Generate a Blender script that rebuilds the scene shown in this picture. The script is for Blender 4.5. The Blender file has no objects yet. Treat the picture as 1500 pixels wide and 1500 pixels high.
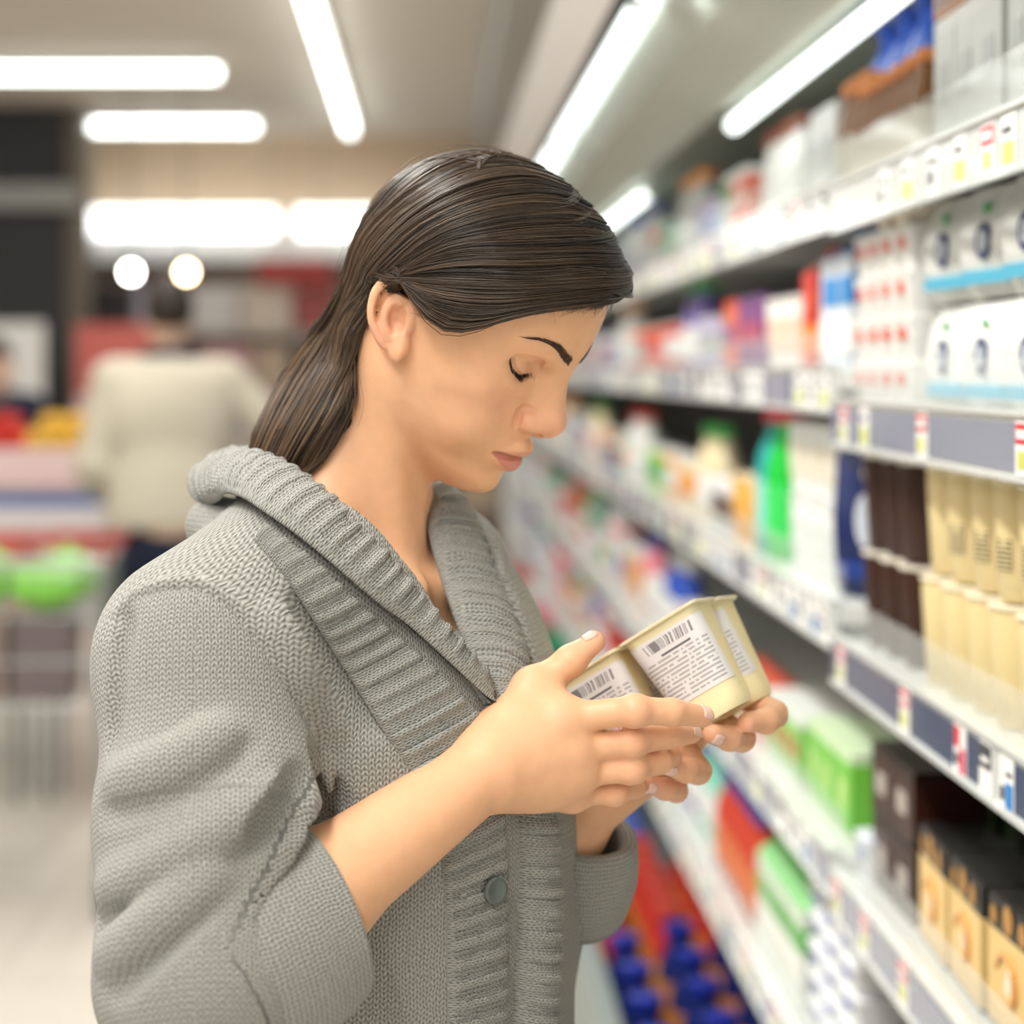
import bpy, bmesh, math, random
import numpy as np
from mathutils import Vector, Matrix

SC = bpy.context.scene
COL = SC.collection
random.seed(7)
RNG = np.random.default_rng(11)

# ------------------------------------------------------------------ camera
FP = 2900.0                 # focal length in pixels of the 1500 px frame
VPX, VPY = 625.0, 540.0     # vanishing point of the aisle
CAMZ = 1.56
cam_d = bpy.data.cameras.new('camera')
cam = bpy.data.objects.new('camera', cam_d)
COL.objects.link(cam)
cam.location = (0, 0, CAMZ)
cam.rotation_euler = (math.pi / 2, 0, 0)
cam_d.sensor_fit = 'HORIZONTAL'
cam_d.sensor_width = 36.0
cam_d.lens = FP / 1500 * 36.0
cam_d.shift_x = (750 - VPX) / 1500
cam_d.shift_y = -(750 - VPY) / 1500
cam_d.clip_start = 0.05
cam_d.clip_end = 200
cam_d.dof.use_dof = True
cam_d.dof.focus_distance = 1.35
cam_d.dof.aperture_fstop = cam_d.lens / 21.5
cam_d.dof.aperture_blades = 0
SC.camera = cam

# ------------------------------------------------------------------ world and exposure
W = bpy.data.worlds.new('store_ambient')
SC.world = W
W.use_nodes = True
W.node_tree.nodes['Background'].inputs[0].default_value = (1.0, 0.965, 0.91, 1)
W.node_tree.nodes['Background'].inputs[1].default_value = 0.30
SC.view_settings.view_transform = 'Standard'
SC.view_settings.look = 'None'
SC.view_settings.gamma = 1
SC.view_settings.use_curve_mapping = False
SC.view_settings.exposure = 0.58


def area_light(name, loc, size, size_y, power, color, aim=(0, 0, -1)):
    ld = bpy.data.lights.new(name, 'AREA')
    ld.shape = 'RECTANGLE'
    ld.size, ld.size_y = size, size_y
    ld.energy = power
    ld.color = color
    o = bpy.data.objects.new(name, ld)
    COL.objects.link(o)
    o.location = loc
    o.rotation_euler = Vector(aim).to_track_quat('-Z', 'Y').to_euler()
    return o


# light given by the ceiling tube rows (near rows unseen, raised to brighten the woman; only far tubes are built below)
CEIL = 3.4
for i_, y_ in enumerate((-2.5, 0.2, 2.9, 5.6, 8.3, 11.0)):
    area_light('ceiling_row_light', (-0.75, y_, CEIL - 0.12), 0.25, 2.4, (52, 54, 46, 30, 27, 27)[i_], (1.0, 0.97, 0.92))
for i_, y_ in enumerate((-1.5, 2.5, 6.5, 10.5)):
    area_light('side_row_light', (-2.6, y_, CEIL - 0.12), 2.4, 0.25, 22, (1.0, 0.97, 0.92))
# light of the tubes under the cabinet canopy
area_light('canopy_tube_light', (0.37, 2.9, 2.10), 0.05, 6.0, 6.5, (0.95, 1.0, 0.97), (0.25, 0, -1))
area_light('inner_tube_light', (0.56, 2.9, 1.985), 0.04, 6.0, 2.8, (0.97, 1.0, 0.96), (0.35, 0, -1))


# ------------------------------------------------------------------ helpers
def pt(px, py, Y):
    return np.array([(px - VPX) * Y / FP, Y, CAMZ - (py - VPY) * Y / FP])


def new_obj(name, mesh, mat=None, parent=None):
    o = bpy.data.objects.new(name, mesh)
    COL.objects.link(o)
    if mat is not None:
        mesh.materials.clear()
        mesh.materials.append(mat)
    if parent is not None:
        o.parent = parent
    return o


def tag(o, label=None, cat=None, group=None, kind=None):
    if label: o['label'] = label
    if cat: o['category'] = cat
    if group: o['group'] = group
    if kind: o['kind'] = kind
    return o


def empty(name, loc=(0, 0, 0), rz=0.0):
    o = bpy.data.objects.new(name, None)
    COL.objects.link(o)
    o.location = loc
    o.rotation_euler = (0, 0, rz)
    o.empty_display_size = 0.02
    return o


def mesh_from(name, verts, faces, smooth=False):
    m = bpy.data.meshes.new(name)
    m.from_pydata([tuple(map(float, v)) for v in verts], [], [tuple(map(int, f)) for f in faces])
    m.update()
    if smooth:
        m.polygons.foreach_set('use_smooth', [True] * len(m.polygons))
    return m


def fast_mesh(name, V, Q, smooth=True):
    """V (n,3), Q (m,4 or 3) numpy"""
    m = bpy.data.meshes.new(name)
    V = np.asarray(V, np.float32); Q = np.asarray(Q, np.int32)
    k = Q.shape[1]
    m.vertices.add(len(V)); m.vertices.foreach_set('co', V.ravel())
    m.loops.add(Q.size); m.loops.foreach_set('vertex_index', Q.ravel())
    m.polygons.add(len(Q)); m.polygons.foreach_set('loop_start', np.arange(0, Q.size, k, dtype=np.int32))
    m.polygons.foreach_set('use_smooth', np.full(len(Q), smooth))
    m.update(calc_edges=True)
    m.validate()
    return m


class MB:
    """collects simple shapes into one mesh"""
    def __init__(self):
        self.v = []; self.f = []; self.mi = []

    def add(self, vs, fs, mi=0):
        b = len(self.v)
        self.v += [tuple(map(float, p)) for p in vs]
        self.f += [tuple(i + b for i in f) for f in fs]
        self.mi += [mi] * len(fs)
        return self

    def box(self, x0, x1, y0, y1, z0, z1, mi=0):
        v = [(x0, y0, z0), (x1, y0, z0), (x1, y1, z0), (x0, y1, z0), (x0, y0, z1), (x1, y0, z1), (x1, y1, z1), (x0, y1, z1)]
        f = [(0, 3, 2, 1), (4, 5, 6, 7), (0, 1, 5, 4), (1, 2, 6, 5), (2, 3, 7, 6), (3, 0, 4, 7)]
        return self.add(v, f, mi)

    def lathe(self, prof, n=20, c=(0, 0, 0), mi=0, cap=True, sq=0.0, ax=1.0, ay=1.0):
        """prof list of (r,z); sq>0 squares the section"""
        vs = []; fs = []
        for r, z in prof:
            for i in range(n):
                a = 2 * math.pi * i / n
                ca, sa = math.cos(a), math.sin(a)
                k = 1.0
                if sq > 0:
                    p = 2 + 6 * sq
                    k = (abs(ca) ** p + abs(sa) ** p) ** (-1 / p)
                vs.append((c[0] + r * k * ca * ax, c[1] + r * k * sa * ay, c[2] + z))
        m = len(prof)
        for j in range(m - 1):
            for i in range(n):
                a = j * n + i; b = j * n + (i + 1) % n
                fs.append((a, b, b + n, a + n))
        if cap:
            fs.append(tuple(range(n - 1, -1, -1)))
            fs.append(tuple(range((m - 1) * n, m * n)))
        return self.add(vs, fs, mi)

    def tube(self, pts, r, n=8, mi=0, cap=True):
        pts = [Vector(p) for p in pts]
        rs = r if isinstance(r, (list, tuple)) else [r] * len(pts)
        vs = []; fs = []
        up = Vector((0.13, 0.21, 0.97)).normalized()
        for i, p in enumerate(pts):
            t = (pts[min(i + 1, len(pts) - 1)] - pts[max(i - 1, 0)]).normalized()
            if abs(t.dot(up)) > 0.98: up = Vector((1, 0.1, 0)).normalized()
            s = t.cross(up).normalized(); q = s.cross(t).normalized()
            for k in range(n):
                a = 2 * math.pi * k / n
                vs.append(tuple(p + (s * math.cos(a) + q * math.sin(a)) * rs[i]))
        for j in range(len(pts) - 1):
            for i in range(n):
                a = j * n + i; b = j * n + (i + 1) % n
                fs.append((a, b, b + n, a + n))
        if cap:
            fs.append(tuple(range(n - 1, -1, -1))); fs.append(tuple(range((len(pts) - 1) * n, len(pts) * n)))
        return self.add(vs, fs, mi)

    def mesh(self, name, mats=(), smooth=False, bevel=0.0):
        m = bpy.data.meshes.new(name)
        m.from_pydata(self.v, [], self.f)
        for mt in mats: m.materials.append(mt)
        m.polygons.foreach_set('material_index', self.mi)
        bm = bmesh.new(); bm.from_mesh(m)
        bmesh.ops.recalc_face_normals(bm, faces=bm.faces)
        if bevel > 0:
            es = [e for e in bm.edges if len(e.link_faces) == 2 and e.calc_face_angle(0) > 0.6]
            bmesh.ops.bevel(bm, geom=es, offset=bevel, segments=2, affect='EDGES', profile=0.5)
        bm.to_mesh(m); bm.free()
        if smooth:
            m.polygons.foreach_set('use_smooth', [True] * len(m.polygons))
            try: m.set_sharp_from_angle(angle=math.radians(40))
            except Exception: pass
        m.update()
        return m


# ------------------------------------------------------------------ materials
def mat(name, color, rough=0.5, metal=0.0, spec=0.5, emit=0.0, ecol=None, trans=0.0, alpha=1.0, ior=1.45, coat=0.0, noise=0.0, nscale=40.0):
    m = bpy.data.materials.new(name)
    m.use_nodes = True
    nt = m.node_tree
    b = nt.nodes['Principled BSDF']
    c = tuple(color) + (1,) if len(color) == 3 else tuple(color)
    b.inputs['Base Color'].default_value = c
    b.inputs['Roughness'].default_value = rough
    b.inputs['Metallic'].default_value = metal
    b.inputs['Specular IOR Level'].default_value = spec
    b.inputs['IOR'].default_value = ior
    b.inputs['Coat Weight'].default_value = coat
    b.inputs['Transmission Weight'].default_value = trans
    b.inputs['Alpha'].default_value = alpha
    if emit > 0:
        b.inputs['Emission Color'].default_value = tuple(ecol or color)[:3] + (1,)
        b.inputs['Emission Strength'].default_value = emit
    if noise > 0:
        tc = nt.nodes.new('ShaderNodeTexCoord')
        n = nt.nodes.new('ShaderNodeTexNoise'); n.inputs['Scale'].default_value = nscale
        nt.links.new(tc.outputs['Object'], n.inputs['Vector'])
        mx = nt.nodes.new('ShaderNodeMix'); mx.data_type = 'RGBA'
        mx.inputs[6].default_value = tuple(x * (1 - noise) for x in c[:3]) + (1,)
        mx.inputs[7].default_value = tuple(min(1, x * (1 + noise)) for x in c[:3]) + (1,)
        nt.links.new(n.outputs['Fac'], mx.inputs[0])
        nt.links.new(mx.outputs[2], b.inputs['Base Color'])
    return m


def srgb(h):
    h = h.lstrip('#')
    out = []
    for i in (0, 2, 4):
        c = int(h[i:i + 2], 16) / 255
        out.append(c / 12.92 if c <= 0.04045 else ((c + 0.055) / 1.055) ** 2.4)
    return tuple(out)


def rsq(hx, hy, r, n=6):
    """rounded rectangle outline"""
    out = []
    for cx, cy, a0 in ((hx - r, hy - r, 0), (-(hx - r), hy - r, 90), (-(hx - r), -(hy - r), 180), (hx - r, -(hy - r), 270)):
        for i in range(n):
            a = math.radians(a0 + 90 * i / (n - 1)); out.append((cx + r * math.cos(a), cy + r * math.sin(a)))
    return out


def loft(mb, secs, cap0=True, cap1=True, mi=0):
    n = len(secs[0]); vs = [p for s_ in secs for p in s_]; fs = []
    for j in range(len(secs) - 1):
        for i in range(n):
            a = j * n + i; b = j * n + (i + 1) % n; fs.append((a, b, b + n, a + n))
    if cap0: fs.append(tuple(range(n - 1, -1, -1)))
    if cap1: fs.append(tuple(range((len(secs) - 1) * n, len(secs) * n)))
    mb.add(vs, fs, mi)


# ------------------------------------------------------------------ the store: floor, ceiling, walls
M_TILE = mat('floor_tile', srgb('#d6d1c7'), .28, noise=.05, nscale=3)
M_GROUT = mat('floor_grout', srgb('#a9a398'), .8)
M_CEIL = mat('ceiling_paint', srgb('#ded5c7'), .9, noise=.03, nscale=1.2)
M_BEIGE = mat('beige_bulkhead', srgb('#d6bfa4'), .9, noise=.04, nscale=.8)
M_DARK = mat('charcoal_panel', srgb('#3a3a3d'), .8)
M_PALE = mat('pale_wall', srgb('#d9d6d0'), .85)
M_TUBE = mat('tube_light', (1, 1, 1), .5, emit=5, ecol=(.93, 1, .96))
M_FIX = mat('white_fixture', srgb('#e6e6e2'), .5)

b = MB().box(-8, 1.6, -3, 17, -.05, -.004)
floor = tag(new_obj('floor', b.mesh('floor', [M_GROUT])), kind='structure')
tile_m = MB().box(.002, .498, .002, .498, -.004, 0).mesh('tile', [M_TILE], bevel=.001)
for iy in range(18):
    for ix in range(8):
        o = new_obj('tile', tile_m, None, floor); o.location = (-3.1 + ix * .5, 3.0 + iy * .5, 0)
# beyond the tiles that can be told apart the floor is one sheet of the same tile
def tile_sheet():
    m = bpy.data.materials.new('tile_sheet'); m.use_nodes = True
    nt = m.node_tree; bs = nt.nodes['Principled BSDF']; bs.inputs['Roughness'].default_value = .3
    tc = nt.nodes.new('ShaderNodeTexCoord'); br = nt.nodes.new('ShaderNodeTexBrick')
    br.offset = 0; br.inputs['Scale'].default_value = 1; br.inputs['Brick Width'].default_value = .5; br.inputs['Row Height'].default_value = .5
    br.inputs['Mortar Size'].default_value = .002
    br.inputs['Color1'].default_value = br.inputs['Color2'].default_value = srgb('#d6d1c7') + (1,); br.inputs['Mortar'].default_value = srgb('#a9a398') + (1,)
    nt.links.new(tc.outputs['Object'], br.inputs['Vector']); nt.links.new(br.outputs['Color'], bs.inputs['Base Color'])
    return m
b = MB().box(-8, -3.104, -3, 17, -.004, 0).box(-3.104, .9, 12.004, 17, -.004, 0).box(-3.104, .9, -3, 2.996, -.004, 0)
o = new_obj('tile_sheet', b.mesh('tile_sheet', [tile_sheet()]), None, floor)

tag(new_obj('ceiling', MB().box(-8, 1.6, -3, 17, CEIL, CEIL + .1).mesh('ceiling', [M_CEIL])), kind='structure')
tag(new_obj('wall_right', MB().box(1.12, 1.25, -3, 17, 0, CEIL).mesh('wall_right', [M_PALE])), kind='structure')
tag(new_obj('wall_left', MB().box(-8.15, -8, -3, 17, 0, CEIL).mesh('wall_left', [M_PALE])), kind='structure')
wb = MB().box(-8, 1.12, 16.0, 16.2, 0, 2.80)
tag(new_obj('wall_back', wb.mesh('wall_back', [mat('back_wall', srgb('#cdb9a8'), .9)])), kind='structure')
tag(new_obj('wall_bulkhead', MB().box(-8, 1.12, 15.7, 16.2, 2.80, CEIL).mesh('wall_bulkhead', [M_BEIGE])), kind='structure')
tag(new_obj('wall_dark', MB().box(-6.5, -2.50, 13.8, 14.6, 0, CEIL).mesh('wall_dark', [M_DARK])), kind='structure')
tag(new_obj('trim_1', MB().box(-6.5, -2.42, 13.70, 13.80, 2.67, 2.84).mesh('trim_1', [mat('grey_beam', srgb('#9a9a97'), .6)])), kind='structure')
tag(new_obj('trim_2', MB().box(-2.50, -2.40, 13.78, 14.2, 0, CEIL).mesh('trim_2', [mat('brown_post', srgb('#6d6257'), .7)])), kind='structure')
# white fascia with the light boxes under the bulkhead
tag(new_obj('trim_3', MB().box(-2.9, 1.10, 15.50, 15.98, 2.40, 2.58).mesh('trim_3', [mat('white_fascia', srgb('#e4e3df'), .6)])), kind='structure')
tag(new_obj('trim_4', MB().box(.36, .58, -2, 15.4, CEIL - .16, CEIL - .02).box(.30, .64, -2, 15.4, CEIL - .02, CEIL).mesh('trim_4', [mat('grey_duct', srgb('#c9c6c0'), .5)])), kind='structure')


def tube_fixture(name, x0, x1, y0, y1, z, label, group, e=None):
    r = empty(name, ((x0 + x1) / 2, (y0 + y1) / 2, z))
    tag(r, label, 'ceiling light', group)
    def loc(m): m.parent = r; m.matrix_parent_inverse = Matrix.Translation(-Vector(r.location)); return m
    w = .03
    horiz = (x1 - x0) > (y1 - y0)
    if horiz:
        loc(new_obj('housing', MB().box(x0 - .03, x1 + .03, y0 - .045, y0 + .045, z, CEIL).mesh('housing', [M_FIX])))
        tm = MB().tube([(x0, y0, z - w), (x1, y0, z - w)], w, 12).mesh('tube', [e or M_TUBE], True)
    else:
        loc(new_obj('housing', MB().box(x0 - .045, x0 + .045, y0 - .03, y1 + .03, z, CEIL).mesh('housing', [M_FIX])))
        tm = MB().tube([(x0, y0, z - w), (x0, y1, z - w)], w, 12).mesh('tube', [e or M_TUBE], True)
    loc(new_obj('tube', tm))
    return r


zt_ = CEIL - .06
for i, (a, bb) in enumerate(((8.3, 11.2), (11.35, 14.55))):
    tube_fixture('ceiling_light', -.565, -.565, a, bb, zt_, 'long fluorescent light running away from us above the aisle, %s section' % ('nearer', 'farther')[i], 'ceiling lights along the aisle')
for nm, y, x1, x0 in (('nearer', 11.75, -1.24, -2.62), ('nearer left', 11.75, -2.68, -4.2), ('farther', 14.35, -1.24, -2.55), ('farther left', 14.35, -2.62, -4.1)):
    tube_fixture('ceiling_light', x0, x1, y, y, zt_, 'fluorescent light set across the ceiling, %s row' % nm, 'ceiling lights across the hall')
for i, (x0, x1) in enumerate(((-2.82, -1.17), (-1.02, -.2))):
    o = tag(new_obj('light_box', MB().box(x0, x1, 15.40, 15.48, 2.60, 2.80).mesh('light_box', [mat('light_box_glow', (1, 1, 1), emit=2.6, ecol=(.97, 1, .98))], bevel=.02)),
            ('long glowing light box above the far counter, left one', 'shorter glowing light box above the far counter, right one')[i], 'light box', 'light boxes on the far wall')
    cd_ = new_obj('mount', MB().box(x0 + .1, x1 - .1, 15.48, 15.70, 2.66, 2.74).mesh('mount', [M_FIX]), None, o)
for nm, px, col in (('white', 192, (1, .98, .93)), ('warm', 273, (1, .72, .42))):
    p = pt(px, 400, 12.0)
    r = empty('spot_lamp', p); tag(r, 'small %s spot lamp glowing over the far counter' % nm, 'lamp')
    new_obj('bulb', MB().lathe([(.004, -.03), (.024, -.022), (.034, 0), (.03, .022), (.016, .04)], 16).mesh('bulb', [mat('bulb_' + nm, col, emit=26, ecol=col)], True), None, r)
    new_obj('holder', MB().lathe([(.018, .03), (.02, .05), (.02, .12), (.012, .14)], 14).mesh('holder', [M_DARK], True), None, r)
    new_obj('cord', MB().tube([(0, 0, .13), (0, 0, CEIL - p[2])], .005, 6).mesh('cord', [M_DARK]), None, r)

# ------------------------------------------------------------------ refrigerated cabinets along the right side
M_STEEL = mat('painted_steel', srgb('#d5d8d4'), .35, spec=.5)
M_CANOPY = mat('canopy_underside', srgb('#a8aa9c'), .28, spec=.6)
M_CANOPY2 = mat('canopy_gloss', srgb('#c3ccc2'), .16, spec=.8)
M_BASE = mat('base_panel', srgb('#7f8a88'), .4)
M_FASC = mat('canopy_fascia', srgb('#857d74'), .6)
M_BLACK = mat('cabinet_dark', srgb('#16181a'), .6)
M_BACK = mat('cabinet_back', srgb('#4a4d4c'), .55)
M_RAIL = mat('rail_plastic', srgb('#cfd3d1'), .22, coat=.3)
M_STRIP = mat('ticket_strip', srgb('#8089a0'), .18, coat=.5)
M_STRIP2 = mat('ticket_strip_navy', srgb('#3c4b6b'), .2, coat=.4)
M_ACRYL = mat('clear_acrylic', (.9, .95, .93), .06, alpha=.16, spec=.8)
M_TW, M_TR, M_TY, M_TB, M_TM, M_TK = [mat('ticket_' + n, srgb(c), .4) for n, c in (('white', '#f1f0ee'), ('red', '#cf2b3a'), ('lime', '#c9cf6a'), ('blue', '#1f7fc4'), ('magenta', '#d23b63'), ('ink', '#3a3c46'))]

XF = .50
BAYS = [(1.12, 2.44)] + [(2.442 + 1.3 * i, 3.74 + 1.3 * i) for i in range(7)]
ORD = ['first', 'second', 'third', 'fourth', 'fifth', 'sixth', 'seventh', 'eighth']
SHN = ['top shelf', 'eye-level shelf', 'middle shelf', 'lower shelf', 'lowest shelf']
Z_NEAR = [1.779, 1.517, 1.2275, .940, .640]
Z_FAR = [1.785, 1.556, 1.266, .958, .650]
RAILH = .056


def ticket_mesh(kind, w, h):
    """price ticket in the rail plane: x = along the shelf, z up, faces -y"""
    m = MB().box(0, w, -.0012, 0, 0, h, 0)
    t = -.0018
    if kind == 'red':
        m.box(.06 * w, .94 * w, t, -.0012, .58 * h, .95 * h, 1); m.box(.15 * w, .85 * w, t - .0004, t, .68 * h, .84 * h, 0); m.box(.2 * w, .75 * w, t, -.0012, .12 * h, .45 * h, 2)
    elif kind == 'mag':
        m.box(.06 * w, .5 * w, t, -.0012, .55 * h, .95 * h, 1); m.box(.5 * w, .97 * w, t, -.0012, .05 * h, .55 * h, 4); m.box(.1 * w, .4 * w, t, -.0012, .2 * h, .4 * h, 5)
    elif kind == 'blue':
        m.box(.45 * w, .97 * w, t, -.0012, .04 * h, .52 * h, 3); m.box(.08 * w, .36 * w, t, -.0012, .15 * h, .4 * h, 5); m.box(.5 * w, .9 * w, t, -.0012, .64 * h, .72 * h, 5)
    elif kind == 'dark':
        m.box(.04 * w, .96 * w, t, -.0012, .5 * h, .96 * h, 5); m.box(.2 * w, .8 * w, t - .0004, t, .62 * h, .72 * h, 0)
    elif kind == 'lime':
        m.box(.1 * w, .9 * w, t, -.0012, .08 * h, .5 * h, 2); m.box(.1 * w, .7 * w, t, -.0012, .66 * h, .78 * h, 5)
    else:
        m.box(.1 * w, .8 * w, t, -.0012, .64 * h, .76 * h, 5); m.box(.1 * w, .55 * w, t, -.0012, .2 * h, .5 * h, 5)
    return m.mesh('price_ticket', [M_TW, M_TR, M_TY, M_TB, M_TM, M_TK])


TK = {k: ticket_mesh(k, .040, .046) for k in ('red', 'mag', 'blue', 'dark', 'lime', 'plain')}
STRIPM = {}


def ypx(px, X=XF):
    return FP * X / (px - VPX)


near_rail = {
    1: [(1232, 'red'), (1262, 'lime'), (1345, 'red'), (1490, 'red')],
    2: [(1228, 'red'), (1320, 'red'), (1400, 'mag'), (1437, 'dark'), (1467, 'blue')],
    3: [(1222, 'red'), (1262, 'red'), (1318, 'red'), (1420, 'lime')],
    0: [(1290, 'plain'), (1325, 'lime'), (1362, 'plain'), (1400, 'lime'), (1440, 'red'), (1470, 'lime')],
    4: []}


def cabinet(i, y0, y1):
    r = empty('refrigerated_cabinet', (XF + .2, (y0 + y1) / 2, 0))
    tag(r, 'open refrigerated cabinet with lit canopy, %s from the right edge of the photo' % ORD[i], 'cabinet', 'cabinets along the aisle')
    def P(name, mb, mats, parent=None, smooth=False, bevel=0.0):
        o = new_obj(name, mb.mesh(name, mats, smooth, bevel)); par = parent or r
        o.parent = par
        if par is r: o.matrix_parent_inverse = Matrix.Translation(-Vector(r.location))
        return o
    Z = Z_NEAR if i == 0 else Z_FAR
    P('back_panel', MB().box(.985, 1.02, y0, y1, .05, 2.25), [M_BACK])
    P('base', MB().box(.36, 1.02, y0, y1, 0, .12).box(.33, .355, y0, y1, .02, .335).box(.322, .362, y0, y1, .335, .352), [M_BASE], bevel=.003)
    if i == 0 or i == 7:
        ye = y0 if i == 0 else y1 - .03
        P('end_panel', MB().box(.45, 1.02, ye, ye + .03, .0, 2.2), [M_STEEL])
    # canopy: an extruded profile
    prof = [(.272, 2.095), (.30, 2.10), (.325, 2.165), (.345, 2.165), (.415, 2.085), (.425, 2.078), (.535, 2.03), (.60, 2.05), (.985, 2.10), (.985, 2.36), (.272, 2.36)]
    n = len(prof)
    cm = MB(); vs = [(x, y, z) for y in (y0, y1) for x, z in prof]
    fs = [tuple(range(n)), tuple(range(2 * n - 1, n - 1, -1))]; mi = [0, 0]
    for k in range(n):
        fs.append((k, (k + 1) % n, n + (k + 1) % n, n + k)); mi.append({0: 2, 1: 2, 3: 1, 4: 1, 5: 0, 9: 3, 10: 3}.get(k, 0))
    b_ = len(cm.v); cm.v += vs; cm.f += fs; cm.mi += mi
    P('canopy', cm, [M_CANOPY, M_CANOPY2, M_BLACK, M_FASC])
    for k in range(5):
        z = Z[k]
        x_f = XF
        sh = P('shelf', MB().box(x_f + .012, .985, y0 + .003, y1 - .003, z - .022, z), [M_STEEL], bevel=.002)
        rz0 = z - RAILH + .006
        rail = P('price_rail', MB().box(x_f, x_f + .012, y0 + .004, y1 - .004, rz0, z + .006).box(x_f - .004, x_f + .004, y0 + .004, y1 - .004, z + .003, z + .008).box(x_f - .004, x_f + .004, y0 + .004, y1 - .004, rz0 - .003, rz0 + .002), [M_RAIL])
        P('front_riser', MB().box(x_f + .014, x_f + .017, y0 + .006, y1 - .006, z, z + (.052 if k else .062)), [M_ACRYL])
        # tickets and ticket strips sit in the rail (sub-parts)
        def put(me, nm, y, zz):
            o = new_obj(nm, me, None, rail)
            o.location = (x_f - .0005, y, zz); o.rotation_euler = (0, 0, -math.pi / 2)
        if i == 0:
            marks = [(ypx(px), kd) for px, kd in near_rail[k]]
            ys = sorted([m[0] for m in marks] + [y0 + .03, y1])
            for y, kd in marks: put(TK[kd], 'price_ticket', y, rz0 + .003)
            if k in (1, 2, 3):
                edges = sorted(m[0] for m in marks)
                spans = [(a + .002, bq - .042) for a, bq in zip([1.2] + edges, edges + [y1 + .04]) if bq - .042 - a > .03]
                for a, bq in spans:
                    m2 = MB().box(0, bq - a, -.0008, 0, .002, .044)
                    put(m2.mesh('ticket_strip', [M_STRIP2 if k == 2 else M_STRIP]), 'ticket_strip', bq, rz0 + .003)
        else:
            R = random.Random(100 * i + k); y = y0 + .06
            while y < y1 - .02:
                if R.random() < .75:
                    put(TK[R.choice(['red', 'lime', 'plain', 'dark', 'plain', 'blue'])], 'price_ticket', y, rz0 + .003)
                else:
                    if 'f' not in STRIPM: STRIPM['f'] = MB().box(0, .09, -.0008, 0, .002, .044).mesh('ticket_strip', [M_STRIP])
                    y += .05; put(STRIPM['f'], 'ticket_strip', y, rz0 + .003)
                y += R.uniform(.05, .10) if i < 4 else R.uniform(.10, .2)
    return r


M_CTUBE = mat('cabinet_tube', (1, 1, 1), .5, emit=2.4, ecol=(.92, 1, .95))
def canopy_tube(x, z, r, ya, yb, label, group):
    o = empty('fluorescent_tube', (x, (ya + yb) / 2, z)); tag(o, label, 'tube light', group)
    h = (yb - ya) / 2
    new_obj('glass', MB().tube([(0, -h, 0), (0, h, 0)], r, 12).mesh('glass', [M_CTUBE], True), None, o)
    for q in (-h - .012, h):
        new_obj('end_cap', MB().tube([(0, q, 0), (0, q + .012, 0)], r * 1.05, 12).mesh('end_cap', [M_FIX], True), None, o)
    for q in (-h * .7, h * .7):
        new_obj('clip', MB().box(-.004, .004, q - .006, q + .006, r * .8, r * .8 + .02).mesh('clip', [M_FIX]), None, o)
for ya, yb, nm in ((1.3, 3.02, 'nearest'), (3.12, 4.98, 'second'), (5.08, 6.9, 'third'), (7.0, 8.8, 'fourth'), (8.9, 11.0, 'farthest')):
    canopy_tube(.333, 2.135, .014, ya, yb, '%s fluorescent tube under the front edge of the canopy' % nm, 'front canopy tubes')
for ya, yb, nm in ((1.2, 2.18, 'nearest'), (2.26, 3.62, 'second'), (5.0, 6.5, 'third'), (7.4, 8.9, 'farthest')):
    canopy_tube(.562, 2.006, .013, ya, yb, '%s inner fluorescent tube over the top shelf' % nm, 'inner canopy tubes')
for i, (a, b) in enumerate(BAYS): cabinet(i, a, b)
# ------------------------------------------------------------------ goods on the shelves
_mc = {}


def pm(hexc, rough=.35):
    if (hexc, rough) not in _mc: _mc[(hexc, rough)] = mat('pack_' + hexc.strip('#'), tuple(c * .84 for c in srgb(hexc)), rough, spec=.45)
    return _mc[(hexc, rough)]


_me = {}


def memo(key, fn):
    if key not in _me: _me[key] = fn()
    return _me[key]


def lwrap(w, d, t, z0, z1, ex=.4):
    """a printed sheet that wraps the corner between the faces -x and -y"""
    a, c = w / 2, d / 2
    poly = [(w * ex, -c), (w * ex, -c - t), (-a - t, -c - t), (-a - t, d * ex), (-a, d * ex), (-a, -c)]
    m = MB(); n = 6
    m.add([(x, y, z) for z in (z0, z1) for x, y in poly], [tuple(range(n)), tuple(range(2 * n - 1, n - 1, -1))] + [(i, (i + 1) % n, n + (i + 1) % n, n + i) for i in range(n)])
    return m


def copy_thing(parts, loc, rz, label, cat, group):
    """parts: list of (name, mesh, offset); the first is the thing, the others its children"""
    n0, m0, _ = parts[0]
    o = new_obj(n0, m0); o.location = loc; o.rotation_euler = (0, 0, rz)
    tag(o, label, cat, group)
    for nm, me, off in parts[1:]:
        c = new_obj(nm, me, None, o); c.location = off
    return o


def K_cup(body, lid, h=.105, rt=.036, rb=.028, print_=None, sq=0.0):
    def f():
        b = MB().lathe([(rb * .92, 0), (rb, .003), (rb + (rt - rb) * .86, h * .86), (rt * .97, h * .9), (rt * .97, h - .003)], 20, sq=sq).mesh('cup', [pm(body)], True)
        l = MB().lathe([(rt, 0), (rt * 1.04, .0015), (rt * 1.04, .004), (rt * .95, .0055), (rt * .9, .0045)], 20, sq=sq).mesh('lid', [pm(lid, .3)], True)
        out = [('dessert_cup', b, None), ('lid', l, (0, 0, h - .003))]
        if print_:
            r0 = rb + (rt - rb) * .25; r1 = rb + (rt - rb) * .72
            p = MB().lathe([(r0 + .0012, h * .26), (r1 + .0012, h * .74)], 20, cap=False, sq=sq).mesh('label', [pm(print_)], True)
            out.append(('label', p, (0, 0, 0)))
        return out
    return memo(('cup', body, lid, h, rt, rb, print_, sq), f)


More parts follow.
